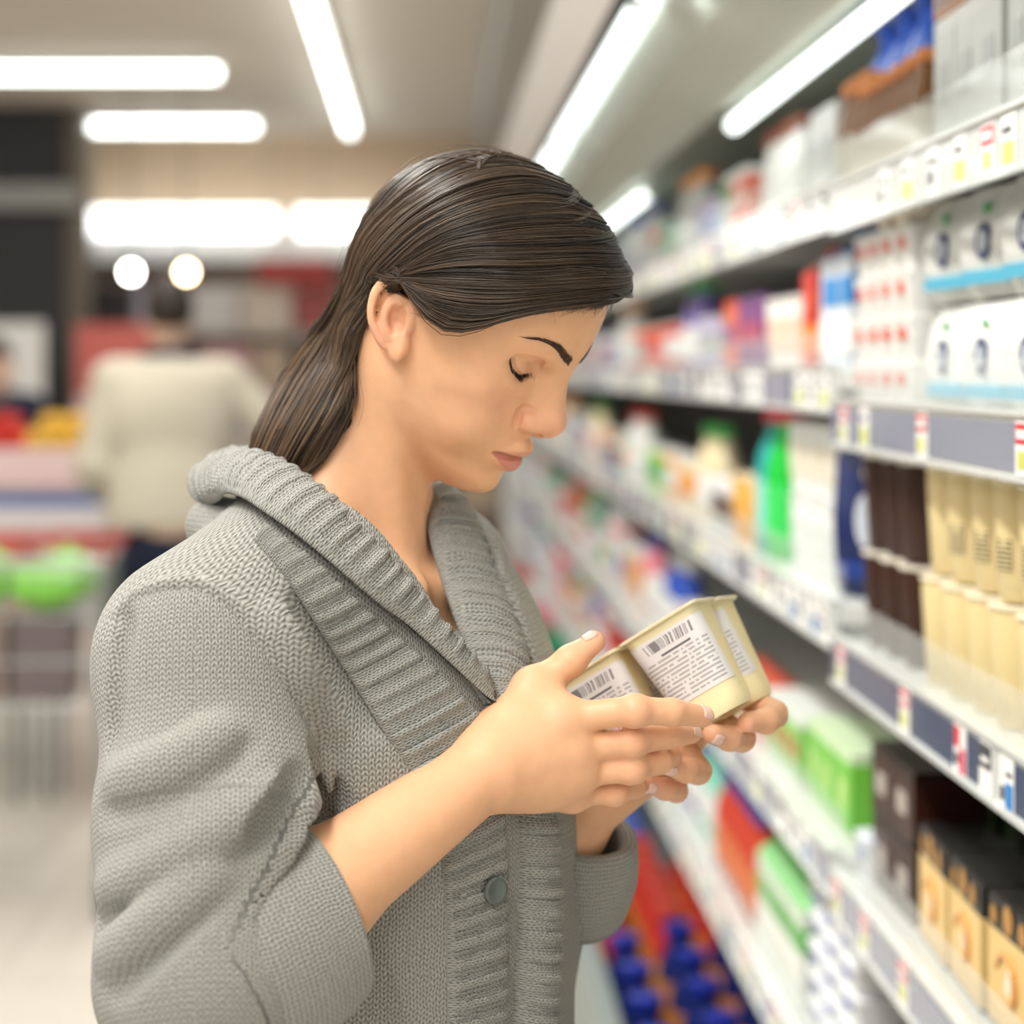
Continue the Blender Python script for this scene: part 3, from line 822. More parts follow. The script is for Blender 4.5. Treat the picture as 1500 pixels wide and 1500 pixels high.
for nm, m_, x0, nx, gl in (('red', pm('#d5352a', .3), -.46, 6, 'red peppers'), ('yellow', pm('#efc04a', .3), .06, 5, 'yellow peppers')):
    for iz in range(2):
        for ix in range(nx - iz):
            for iy in range(3 - iz):
                fruit((cx + x0 + (ix + .5 * iz) * .088, cy - .34 + (iy + .5 * iz) * .09, 1.25 + iz * .062), .043, m_, '%s pepper in the %s layer of the produce heap' % (nm, ('bottom', 'upper')[iz]), '%s %s layer' % (gl, ('bottom', 'upper')[iz]), 'pepper')
# red crates in front of the counter
for k, (px, yy) in enumerate(((-12, 7.2), (128, 7.25))):
    x = pt(px, 540, yy)[0]
    r = empty('crate', (x, yy, 0)); tag(r, 'red plastic crate of goods on a low stand, %s one' % ('left', 'right')[k], 'crate', 'red crates')
    hx, hy = .15, .16
    new_obj('stand', MB().box(-hx, hx, -hy, hy, .76, .80).mesh('stand', [pm('#c9b7a4', .6)], bevel=.005), None, r)
    for sx in (-1, 1):
        for sy in (-1, 1):
            new_obj('leg', MB().tube([(sx * .12, sy * .13, 0), (sx * .12, sy * .13, .76)], .012, 8).mesh('leg', [M_WIRE], True), None, r)
    new_obj('tray', MB().box(-hx - .01, hx + .01, -hy - .01, -hy, .80, .95).box(-hx - .01, hx + .01, hy, hy + .01, .80, .95).box(-hx - .01, -hx, -hy, hy, .80, .95).box(hx, hx + .01, -hy, hy, .80, .95).box(-hx, hx, -hy, hy, .80, .81).mesh('tray', [pm('#d23a26')]), None, r)
    for ix in range(3):
        for iy in range(3):
            fruit((x - .10 + ix * .10, yy - .10 + iy * .10, .811), .046, pm(('#e2462c', '#d9d2cc')[(ix + k) % 2], .35), '%s fruit in the %s red crate' % (('red', 'white')[(ix + k) % 2], ('left', 'right')[k]), 'fruit in the %s crate' % ('left', 'right')[k], 'fruit')

# ---- far counter: shelving with coloured goods and a red sign
fy = 15.2
r = empty('far_shelving', (-1.1, fy + .2, 0)); tag(r, 'long far shelving unit with coloured goods under the light boxes', 'shelving')
for z in (.5, .95, 1.40, 1.85):
    new_obj('board', MB().box(-1.7, 2.1, -.25, .25, z - .03, z).mesh('board', [pm('#d8cfc8', .6)]), None, r)
for x in (-1.7, -.45, .8, 2.07):
    new_obj('upright', MB().box(x, x + .03, .22, .25, 0, 2.30).mesh('upright', [pm('#8c8480', .6)]), None, r)
R = random.Random(5)
cols = [('pink', '#e8b4b8'), ('white', '#efe9e6'), ('red', '#b0504a'), ('charcoal', '#4a4448'), ('tan', '#d2baa2'), ('maroon', '#84484a'), ('lilac', '#d2cede'), ('cream', '#eadccb')]
for zi, z in enumerate((.5, .95, 1.40, 1.85)):
    seq = cols[:]; R.shuffle(seq); x = -1.1 - 1.62
    for nm, c in seq:
        wd = R.uniform(.34, .5)
        copy_thing(K_box(c, c, round(wd - .03, 2), .36, .34, '#efe9e4'), (x + wd / 2, fy + .18, z), 0, '%s carton on the %s board of the far shelving' % (nm, ('lowest', 'second', 'third', 'top')[zi]), 'carton', 'cartons on the far shelving')
        x += wd
        if x > .75: break
o = tag(new_obj('sign', MB().box(-1.28, -.72, 14.86, 14.90, 2.20, 2.38).mesh('sign', [pm('#b3261e', .4)], bevel=.005)), 'plain red sign over the far shelving', 'sign')
for x in (-1.2, -.8): new_obj('hanger', MB().tube([(x, 14.88, 2.38), (x, 14.88, CEIL)], .006, 6).mesh('hanger', [M_WIRE]), None, o)
# white poster stand and pink cartons by the dark wall
o = tag(new_obj('poster_board', MB().box(-2.95, -2.50, 12.9, 12.96, .0, 1.86).mesh('poster_board', [pm('#e9e7e4', .6)], bevel=.004)), 'white poster board standing before the dark wall', 'board')
new_obj('foot', MB().box(-2.95, -2.50, 12.75, 13.1, 0, .04).mesh('foot', [M_GREYP]), None, o)
for k in range(4):
    c = ('#d98a8c', '#c4605f', '#e6c2c4', '#cc6a62')[k]
    copy_thing(K_box(c, c, .50, .40, .46, '#f0dedc'), (-2.05, 13.2, k * .463), 0, '%s carton of the tall pile by the dark wall' % ('lowest', 'second', 'third', 'topmost')[k], 'carton', 'pink cartons piled up')
# ------------------------------------------------------------------ implicit modelling tools for the figures
BIG = 0.06


def smin(a, b, k):
    h = np.maximum(k - np.abs(a - b), 0) / k
    return np.minimum(a, b) - h * h * k * 0.25


def smax(a, b, k):
    return -smin(-a, -b, k)


class Field:
    def __init__(self):
        self.ops = []

    def add(self, fn, c, r, k=0.01, op='u'):
        self.ops.append((fn, np.asarray(c, float), float(r), k, op)); return self

    @staticmethod
    def comb(d, v, k, op):
        if op == 'u': return smin(d, v, k)
        if op == 's': return smax(d, -v, k)

    def ev(self, P):
        P = np.asarray(P, float)
        d = np.full(len(P), BIG)
        for fn, c, r, k, op in self.ops:
            m = ((P - c) ** 2).sum(1) < (r + k + 0.035) ** 2
            if m.any():
                d[m] = self.comb(d[m], fn(P[m]), k, op)
        return d

    def grid(self, lo, hi, h):
        lo = np.asarray(lo, float); n = np.ceil((np.asarray(hi) - lo) / h).astype(int) + 1
        d = np.full(n, BIG, np.float32)
        ax = [lo[i] + h * np.arange(n[i]) for i in range(3)]
        for fn, c, r, k, op in self.ops:
            R = r + k + 0.02
            a = np.maximum(np.floor((c - R - lo) / h).astype(int), 0)
            b = np.minimum(np.ceil((c + R - lo) / h).astype(int) + 1, n)
            if (b <= a).any(): continue
            X, Y, Z = np.meshgrid(ax[0][a[0]:b[0]], ax[1][a[1]:b[1]], ax[2][a[2]:b[2]], indexing='ij')
            P = np.stack([X.ravel(), Y.ravel(), Z.ravel()], 1).astype(np.float32)
            s = (slice(a[0], b[0]), slice(a[1], b[1]), slice(a[2], b[2]))
            cur = d[s]
            d[s] = self.comb(cur, fn(P).reshape(cur.shape).astype(np.float32), k, op)
        return d, lo

    def grad(self, P, e=0.0006):
        g = np.zeros_like(P)
        for s in ((1, -1, -1), (-1, -1, 1), (-1, 1, -1), (1, 1, 1)):
            s = np.array(s, float)
            g += s * self.ev(P + e * s)[:, None]
        return g / (4 * e)

    def project(self, P, it=3, lim=0.002):
        P = P.copy()
        for _ in range(it):
            d = self.ev(P); g = self.grad(P)
            st = d / np.maximum((g * g).sum(1), 0.05)
            st = np.clip(st, -lim, lim)
            P -= g * st[:, None]
        return P

    def normal(self, P):
        g = self.grad(P)
        return g / np.maximum(np.linalg.norm(g, axis=1, keepdims=True), 1e-9)

    def hit(self, pxs, y0=0.95, y1=1.9):
        """where camera rays through the given pixels meet the surface; nan if they miss"""
        pxs = np.asarray(pxs, float).reshape(-1, 2)
        D = np.stack([(pxs[:, 0] - VPX) / FP, np.ones(len(pxs)), -(pxs[:, 1] - VPY) / FP], 1)
        O = np.array([0, 0, CAMZ])
        t = np.full(len(pxs), y0)
        best = np.full(len(pxs), 9.0); bt = t.copy()
        for _ in range(140):
            d = self.ev(O + D * t[:, None])
            imp = d < best
            best[imp] = d[imp]; bt[imp] = t[imp]
            t = np.where(d > 0.0004, t + np.maximum(d * 0.6, 0.0006), t)
            t = np.minimum(t, y1)
        return O + D * bt[:, None]


def surface_nets(d, lo, h):
    s = d < 0
    nx, ny, nz = d.shape
    c = [s[i:nx - 1 + i, j:ny - 1 + j, k:nz - 1 + k] for i in (0, 1) for j in (0, 1) for k in (0, 1)]
    cnt = sum(x.astype(np.int8) for x in c)
    act = (cnt > 0) & (cnt < 8)
    ijk = np.argwhere(act)
    idx = np.full(act.shape, -1, np.int32); idx[act] = np.arange(len(ijk))
    acc = np.zeros((len(ijk), 3)); num = np.zeros(len(ijk))
    cor = [(i, j, k) for i in (0, 1) for j in (0, 1) for k in (0, 1)]
    val = {q: d[ijk[:, 0] + q[0], ijk[:, 1] + q[1], ijk[:, 2] + q[2]] for q in cor}
    for a in cor:
        for axn in range(3):
            if a[axn]: continue
            b = list(a); b[axn] = 1; b = tuple(b)
            va, vb = val[a], val[b]
            m = (va < 0) != (vb < 0)
            t = np.where(m, va / np.where(m, va - vb, 1), 0)
            p = np.array(a, float)[None] + 0 * t[:, None]
            p[:, axn] += t
            acc[m] += p[m]; num[m] += 1
    V = (ijk + acc / num[:, None]) * h + lo
    Q = []
    for axn in range(3):
        o1, o2 = [(1, 2), (2, 0), (0, 1)][axn]
        sl0 = [slice(None)] * 3; sl1 = [slice(None)] * 3
        sl0[axn] = slice(0, -1); sl1[axn] = slice(1, None)
        ch = s[tuple(sl0)] != s[tuple(sl1)]
        e = np.argwhere(ch)
        ok = (e[:, o1] > 0) & (e[:, o2] > 0) & (e[:, o1] < d.shape[o1] - 1) & (e[:, o2] < d.shape[o2] - 1)
        e = e[ok]
        ins = s[e[:, 0], e[:, 1], e[:, 2]]
        def cell(a, b):
            q = e.copy(); q[:, o1] -= a; q[:, o2] -= b
            return idx[q[:, 0], q[:, 1], q[:, 2]]
        q = np.stack([cell(1, 1), cell(0, 1), cell(0, 0), cell(1, 0)], 1)
        q[~ins] = q[~ins][:, ::-1]
        Q.append(q)
    Q = np.concatenate(Q)
    Q = Q[(Q >= 0).all(1)]
    return V, Q


def rcone(a, b, ra, rb):
    a = np.asarray(a, float); b = np.asarray(b, float); ba = b - a; L2 = max(ba @ ba, 1e-12)
    def fn(P):
        t = np.clip((P - a) @ ba / L2, 0, 1)
        q = P - a - t[:, None] * ba
        return np.sqrt((q * q).sum(1)) - (ra + (rb - ra) * t)
    return fn, (a + b) / 2, math.sqrt(L2) / 2 + max(ra, rb)


def ell(c, r, R=None):
    c = np.asarray(c, float); r = np.asarray(r, float)
    def fn(P):
        q = P - c
        if R is not None: q = q @ R
        q1 = q / r
        k0 = np.sqrt((q1 * q1).sum(1)); q2 = q1 / r
        k1 = np.sqrt((q2 * q2).sum(1)) + 1e-9
        return k0 * (k0 - 1) / k1
    return fn, c, r.max()


def frame_pts(R, t):
    R = np.asarray(R); t = np.asarray(t, float)
    return lambda q: np.asarray(q, float) @ R.T + t


def rotm(yaw, pitch, roll):
    cy, sy = np.cos(yaw), np.sin(yaw); cp, sp = np.cos(pitch), np.sin(pitch); cr, sr = np.cos(roll), np.sin(roll)
    return np.array([[cy, -sy, 0], [sy, cy, 0], [0, 0, 1]]) @ np.array([[cp, 0, sp], [0, 1, 0], [-sp, 0, cp]]) @ np.array([[1, 0, 0], [0, cr, -sr], [0, sr, cr]])


def interp_smooth(xs, ys):
    """monotone-ish cubic (Catmull) interpolation of a table"""
    xs = np.asarray(xs, float); ys = np.asarray(ys, float)
    o = np.argsort(xs); xs = xs[o]; ys = ys[o]
    m = np.gradient(ys, xs)
    def f(x):
        x = np.clip(x, xs[0], xs[-1])
        i = np.clip(np.searchsorted(xs, x) - 1, 0, len(xs) - 2)
        hh = xs[i + 1] - xs[i]; t = (x - xs[i]) / hh
        return (2 * t**3 - 3 * t**2 + 1) * ys[i] + (t**3 - 2 * t**2 + t) * hh * m[i] + (-2 * t**3 + 3 * t**2) * ys[i + 1] + (t**3 - t**2) * hh * m[i + 1]
    return f


def polyline(P, n):
    """resample with Catmull-Rom smoothing"""
    P = np.asarray(P, float)
    s = np.concatenate([[0], np.cumsum(np.linalg.norm(np.diff(P, axis=0), axis=1))])
    f = [interp_smooth(s, P[:, i]) for i in range(P.shape[1])]
    t = np.linspace(0, s[-1], n)
    return np.stack([g(t) for g in f], 1)


def chain(F, pts, rs, k=0.006, op='u'):
    for i in range(len(pts) - 1):
        fn, c, r = rcone(pts[i], pts[i + 1], rs[i], rs[i + 1])
        F.add(fn, c, r, k, op)


def subdivide_region(V, Q, sel):
    """split the selected quads of a quad mesh in four; neighbours become n-gons cut to triangles"""
    bm = bmesh.new()
    vs = [bm.verts.new(v) for v in V]
    for q in Q:
        try: bm.faces.new([vs[i] for i in q])
        except ValueError: pass
    return bm


def bm_refine(bm, fn_sel, F):
    bm.faces.ensure_lookup_table()
    C = np.array([f.calc_center_median()[:] for f in bm.faces])
    m = fn_sel(C)
    es = set()
    for i in np.nonzero(m)[0]:
        for e in bm.faces[i].edges: es.add(e)
    bmesh.ops.subdivide_edges(bm, edges=list(es), cuts=1, use_grid_fill=True)
    P = np.array([v.co[:] for v in bm.verts])
    Pm = fn_sel(P)
    P[Pm] = F.project(P[Pm])
    for v, p, q in zip(bm.verts, P, Pm):
        if q: v.co = p
# ------------------------------------------------------------------ the woman
HR = rotm(math.radians(-23), math.radians(33), math.radians(6))
HT = np.array([0.0170, 1.47, 1.5866])
hw = frame_pts(HR, HT)                       # head-local -> world


def hl(P):                                   # world -> head-local
    return (np.asarray(P) - HT) @ HR


NB = np.array([-0.041, 1.49, 1.447])         # neck base
TF = np.array([0.829, -0.559, 0.0])          # where the chest faces
TL = np.array([0.559, 0.829, 0.0])           # towards her left
RS = np.array([-0.150, 1.355, 1.372])        # right shoulder
LS = np.array([-0.012, 1.59, 1.378])
REL = pt(305, 1425, 1.25)                    # right elbow
RW = pt(705, 1132, 1.36)                     # right wrist
LEL = pt(715, 1400, 1.58)
LW = pt(868, 1165, 1.50)

skin = Field()


def H(fn_c_r, k=0.01, op='u'):
    """add a primitive given in head-local space"""
    fn, c, r = fn_c_r
    skin.add(lambda P, fn=fn: fn(hl(P)), hw(c), r, k, op)


# --- skull and face
H(ell((0.0055, 0, 0.046), (0.0890, 0.0735, 0.0835)), 0.01)
zf = [-.106, -.100, -.0948, -.088, -.0755, -.0673, -.061, -.055, -.047, -.041, -.030, -.020, -.008, .008, .018, .031, .045, .060, .080, .092, .105]
xf = interp_smooth(zf, [.045, .066, .0790, .0868, .0893, .0872, .0872, .0890, .0900, .0905, .0898, .0885, .0870, .0862, .0868, .0915, .0942, .0950, .0930, .0895, .082])
wf = interp_smooth([-.106, -.098, -.088, -.075, -.062, -.045, -.02, 0., .03, .06, .105], [.020, .028, .039, .0505, .0575, .0620, .0650, .0662, .0672, .0695, .062])
nf = interp_smooth([-.106, -.08, -.06, -.03, 0, .03, .06, .1], [2.0, 1.9, 1.85, 1.95, 2.0, 2.1, 2.2, 2.2])


def face_fn(Q):
    x, y, z = Q[:, 0], Q[:, 1], Q[:, 2]
    x0 = 0.004
    a = xf(z) - x0; w = wf(z); n = nf(z)
    xx = np.where(x > x0, (x - x0) / a, (x0 - x) / 0.05)
    rr = (np.abs(xx) ** n + np.abs(y / w) ** n + 1e-12) ** (1 / n)
    d = (rr - 1) * np.minimum(a, w) * 0.92
    d = smax(d, z - 0.100, 0.03)
    jaw = (-0.1015 - z + np.clip(np.abs(y) - 0.016, 0, 1) * 0.70 + np.clip(0.030 - x, 0, 0.1) * 0.5) * 0.8
    return smax(d, jaw, 0.022)


skin.add(lambda P: face_fn(hl(P)), hw((0.04, 0, 0)), 0.125, 0.007)
for s in (-1, 1):
    H(ell((0.0480, s * .0465, -.004), (.018, .014, .015)), 0.018)            # cheekbone
    H(ell((0.0560, s * .036, -.032), (.020, .018, .022)), 0.014)            # cheek
    H(ell((0.0905, s * .0365, .0195), (.0215, .0225, .0122)), 0.010, 's')   # eye socket
    H(rcone((0.0815, s * .013, .0385), (0.0640, s * .047, .0450), .0075, .0050), 0.010)   # brow ridge
    H(ell((0.0632, s * .0315, .0200), (.0134, .0150, .0134)), 0.004)      # closed upper lid over the eye
for s in (-1, 1):
    lo_ = [(.0595, s * .0465, .0145), (.0680, s * .040, .0075), (.0722, s * .032, .0050), (.0740, s * .024, .0060), (.0755, s * .0175, .0105)]
    chain(skin, [hw(q) for q in polyline(lo_, 9)], [.0030] * 9, 0.006)          # lower lid
# nose
H(rcone((0.0855, 0, .026), (0.0995, 0, -.0095), .0075, .0110), 0.013)
H(rcone((0.0780, 0, .012), (0.0880, 0, -.0130), .0090, .0122), 0.010)
H(ell((0.1005, 0, -.0120), (.0116, .0108, .0108)), 0.007)
for s in (-1, 1):
    H(ell((0.0905, s * .0118, -.0172), (.0112, .0074, .0084), rotm(s * -0.30, 0.15, 0)), 0.0032)
H(rcone((0.1020, 0, -.0180), (0.0935, 0, -.0250), .0048, .0050), 0.005)
for s in (-1, 1):
    H(ell((0.0965, s * .0080, -.0250), (.0072, .0033, .0045), rotm(s * -0.3, -0.30, 0)), 0.0025, 's')
# mouth
H(ell((0.0790, 0, -.0470), (.0115, .019, .018)), 0.012)
up = [(.0765, -.0240, -.0480), (.0868, -.0125, -.0440), (.0935, -.0045, -.0408), (.0936, 0, -.0415), (.0935, .0045, -.0408), (.0868, .0125, -.0440), (.0765, .0240, -.0480)]
chain(skin, [hw(q) for q in polyline(up, 13)], list(np.interp(np.linspace(-1, 1, 13), [-1, -.5, 0, .5, 1], [.0022, .0044, .0052, .0044, .0022])), 0.004)
lo_ = [(.0760, -.0225, -.0490), (.0855, -.0120, -.0525), (.0902, 0, -.0545), (.0855, .0120, -.0525), (.0760, .0225, -.0490)]
chain(skin, [hw(q) for q in polyline(lo_, 11)], list(np.interp(np.linspace(-1, 1, 11), [-1, -.5, 0, .5, 1], [.0022, .0052, .0064, .0052, .0022])), 0.004)
H(rcone((0.0955, 0, -.0310), (0.0985, 0, -.0360), .0018, .0022), 0.005, 's')      # philtrum



def surf_x(yz):
    """front surface of the face above the given (y, z) points of the head frame"""
    yz = np.asarray(yz, float); n = len(yz); x = np.full(n, .118)
    for _ in range(26):
        d = skin.ev(hw(np.stack([x, yz[:, 0], yz[:, 1]], 1)))
        x = x - np.clip(d * .8, -.004, .004)
    return np.stack([x, yz[:, 0], yz[:, 1]], 1)


CREASE = [(.0485, .0295), (.0415, .0315), (.0335, .0318), (.0255, .0285), (.0180, .0225)]
LASH = [(.0495, .0270), (.0445, .0205), (.0365, .0156), (.0270, .0138), (.0180, .0165)]
MOUTH = [(.0240, -.0484), (.0125, -.0478), (.0040, -.0468), (0, -.0474)]
WING = [(.0150, -.0075), (.0192, -.0105), (.0205, -.0165), (.0192, -.0225)]
for s in (-1, 1):
    for path, r_, k_, dp in ((CREASE, .0012, .0030, .0002), (LASH, .0010, .0022, .0), (WING, .0009, .0040, .0003)):
        q = surf_x(polyline([(s * y, z) for y, z in path], 14)); q[:, 0] += dp
        chain(skin, [hw(p) for p in q], list(np.interp(np.linspace(0, 1, 14), [0, .2, .8, 1], [r_ * .4, r_, r_, r_ * .4])), k_, 's')
mm = [(-y, z) for y, z in MOUTH[:-1]] + MOUTH[::-1]
q = surf_x(polyline(mm, 25)); q[:, 0] -= .0008
chain(skin, [hw(p) for p in q], list(np.interp(np.linspace(-1, 1, 25), [-1, -.85, .85, 1], [.0009, .0016, .0016, .0009])), .0024, 's')

# --- ears
EAR_T = math.radians(25)


def ear(s):
    ca, sa = math.cos(EAR_T), math.sin(EAR_T)
    Re = HR @ np.array([[ca, 0, -sa], [0, 1, 0], [sa, 0, ca]]) @ rotm(s * 0.42, 0, 0)
    def E(a, b, out=0.0):
        lat = 0.0670 + (0.0155 - a) * 0.42 + out
        return hw((-0.013 + a * ca - b * sa, s * lat, 0.008 + a * sa + b * ca))
    for (a, b), r in zip([(.001, .022), (-.004, .012), (-.003, .000), (.001, -.012), (.006, .008), (-.006, .020), (-.0075, .008)], (.0088, .0105, .0105, .0090, .0085, .0085, .0085)):
        fn, c, r_ = ell(E(a, b, -.0015), (r, .0036, r * 1.1), Re); skin.add(fn, c, r_, .005)
    hel = polyline([(.0060, .0030), (.0115, .0085), (.0130, .0165), (.0095, .0255), (.0020, .0300), (-.0065, .0285), (-.0125, .0215), (-.0150, .0110), (-.0145, .0000), (-.0110, -.0100), (-.0065, -.0180)], 24)
    out = np.interp(np.linspace(0, 1, 24), [0, .2, .45, .8, 1], [-.001, .0015, .0030, .0022, .0])
    chain(skin, [E(a, b, o) for (a, b), o in zip(hel, out)], list(np.interp(np.linspace(0, 1, 24), [0, .2, .5, .8, 1], [.0020, .0026, .0030, .0028, .0030])), .0030)
    fn, c, r = ell(E(.0015, -.0225, .0008), (.0072, .0036, .0072), Re); skin.add(fn, c, r, .006)                # lobe
    fn, c, r = ell(E(.0050, -.0150, -.001), (.0060, .0040, .0090), Re); skin.add(fn, c, r, .006)
    fn, c, r = ell(E(.0020, .0015, .0050), (.0075, .0060, .0105), Re); skin.add(fn, c, r, .0035, 's')           # concha
    chain(skin, [E(a, b, .0032) for a, b in polyline([(.0070, .0195), (.0000, .0225), (-.0075, .0190), (-.0105, .0100), (-.0100, .0000)], 9)], [.0019] * 9, .0030, 's')   # groove under the rim
    chain(skin, [E(a, b, .0012) for a, b in polyline([(.0050, .0140), (-.0030, .0130), (-.0072, .0060), (-.0068, -.004), (-.0030, -.0120)], 9)], [.0022] * 9, .0035)   # inner ridge
    fn, c, r = ell(E(.0100, -.0010, .0012), (.0030, .0034, .0052), Re); skin.add(fn, c, r, .004)                # tragus


ear(-1); ear(1)

# --- neck, shoulders, chest (skin)
nt_ = hw((-0.040, 0, -0.020))
NM = 0.5 * (nt_ + NB) + np.array([-0.004, 0, 0.002])
chain(skin, [hw((-0.036, 0, 0.000)), NM - TF * .012, NB - TF * 0.014 + np.array([0, 0, -0.03])], [.046, .0455, .052], 0.02)
fn, c, r = rcone(hw((0.006, 0, -0.080)), NB + TF * 0.012 + np.array([0, 0, 0.000]), .015, .015); skin.add(fn, c, r, 0.020)     # throat
chain(skin, [hw((-0.028, -.048, -.018)), NB + TF * .030 - TL * .014 + np.array([0, 0, -.026])], [.010, .008], 0.022)   # neck muscle towards the collar bone
for sgn, sh in ((-1, RS), (1, LS)):
    chain(skin, [NM + TL * sgn * 0.012 - TF * .012, NB + TL * sgn * .065 - TF * .014 + np.array([0, 0, -.034]), sh + np.array([0, 0, -.008])], [.028, .034, .048], 0.02)
    chain(skin, [NB + TF * .052 + TL * sgn * .018 + np.array([0, 0, -.048]), NB + TF * .036 + TL * sgn * .10 + np.array([0, 0, -.020])], [.006, .007], 0.02)  # collar bone
RT = np.stack([TF, TL, [0, 0, 1]], 1)
fn, c, r = ell(NB + TF * .000 + np.array([0, 0, -.245]), (.090, .150, .225), RT); skin.add(fn, c, r, 0.03)
fn, c, r = ell(NB + TF * .005 + np.array([0, 0, -.45]), (.095, .140, .20), RT); skin.add(fn, c, r, 0.05)

# --- arms
def arm(sh, el, wr, hand_c):
    chain(skin, [sh, el], [.046, .038], 0.03)
    m = el + (wr - el) * 0.35
    chain(skin, [el, m, wr], [.038, .0375, .0255], 0.02)


arm(RS, REL, RW, None); arm(LS, LEL, LW, None)
up_v = np.array([0, 0, 1.0])

# right hand: back of the hand towards the camera, fingers along the pack
rh = dict(
    index=[(826, 1052, 1.380), (930, 1041, 1.366), (985, 1043, 1.373), (1030, 1050, 1.388)],
    middle=[(836, 1096, 1.380), (925, 1086, 1.378), (978, 1077, 1.397), (1012, 1074, 1.415)],
    ring=[(846, 1131, 1.386), (925, 1125, 1.384), (966, 1115, 1.403), (985, 1108, 1.425)],
    pinky=[(838, 1163, 1.398), (900, 1160, 1.400), (930, 1153, 1.420), (942, 1147, 1.440)])
fr = dict(index=(.0112, .0100, .0092, .0074), middle=(.0112, .0100, .0092, .0074), ring=(.0108, .0098, .0088, .0070), pinky=(.0098, .0084, .0076, .0062))
RWp = RW
mc = {}
for n_, q in rh.items():
    P_ = [pt(*a) for a in q]; mc[n_] = P_[0]
    chain(skin, [RWp + (P_[0] - RWp) * 0.18, P_[0]], [.0190, .0125], 0.014)
fn, c, r = ell((mc['middle'] * .55 + RWp * .45) + np.array([0, .006, 0.002]), (.045, .016, .034), None); skin.add(fn, c, r, .02)
for n_, q in rh.items():
    P_ = [pt(*a) for a in q]
    F_ = Field()
    rr_ = fr[n_]
    def ffn(P, P_=P_, rr_=rr_):
        d = None
        for i in range(3):
            f_, _, _ = rcone(P_[i], P_[i + 1], rr_[i] if i else rr_[0] * .96, rr_[i + 1])
            v = f_(P); d = v if d is None else smin(d, v, .004)
        f_, _, _ = ell(P_[1] - np.array([0, .0015, 0]), (rr_[1] * 1.05,) * 3)
        return smin(d, f_(P), .006)
    c = (P_[0] + P_[3]) / 2
    skin.add(ffn, c, np.linalg.norm(P_[0] - P_[3]) / 2 + .02, 0.0035)
    fn, c, r = ell(P_[0] - np.array([0, .003, 0]), (rr_[0] * 1.02,) * 3); skin.add(fn, c, r, .010)
chain(skin, [pt(735, 1150, 1.352), pt(785, 1120, 1.3615), pt(830, 1097, 1.370)], [.0014, .0016, .0018], .012)     # tendon
chain(skin, [pt(745, 1162, 1.356), pt(840, 1136, 1.374)], [.0012, .0016], .012)
thumb = [pt(738, 1092, 1.372), pt(782, 1010, 1.398), pt(836, 968, 1.402), pt(871, 940, 1.405)]
chain(skin, [RWp + np.array([0, .006, 0.004]), thumb[1]], [.0200, .0145], .016)
chain(skin, thumb[1:], [.0128, .0104, .0076], .006)
fn, c, r = rcone(thumb[1], mc['index'], .010, .010); skin.add(fn, c, r, .016)

# left hand: behind and under the pack, the four fingers curl round towards the camera
lh = dict(
    index=[(1075, 1010, 1.525), (1134, 1046, 1.492), (1122, 1056, 1.462), (1095, 1058, 1.447)],
    middle=[(1045, 1050, 1.530), (1086, 1081, 1.480), (1068, 1081, 1.449), (1044, 1075, 1.434)],
    ring=[(1000, 1090, 1.530), (1022, 1129, 1.478), (1004, 1128, 1.446), (976, 1121, 1.430)],
    pinky=[(960, 1125, 1.520), (990, 1158, 1.476), (974, 1156, 1.448), (948, 1148, 1.432)])
lmc = {}
for n_, q in lh.items():
    P_ = [pt(*a) for a in q]; lmc[n_] = P_[0]
    chain(skin, [LW + (P_[0] - LW) * .15, P_[0]], [.0190, .0120], .014)
for n_, q in lh.items():
    P_ = [pt(*a) for a in q]; rr_ = fr[n_]
    def ffn(P, P_=P_, rr_=rr_):
        d = None
        for i in range(3):
            f_, _, _ = rcone(P_[i], P_[i + 1], rr_[i] if i else rr_[0] * .96, rr_[i + 1])
            v = f_(P); d = v if d is None else smin(d, v, .004)
        return d
    c = (P_[0] + P_[3]) / 2
    skin.add(ffn, c, np.linalg.norm(P_[0] - P_[3]) / 2 + .035, 0.0035)
lthumb = [pt(930, 1085, 1.53), pt(985, 1010, 1.545), pt(1030, 975, 1.545), pt(1062, 950, 1.54)]
chain(skin, [LW, lthumb[1]], [.018, .013], .014)
chain(skin, lthumb[1:], [.0125, .0100, .0075], .006)


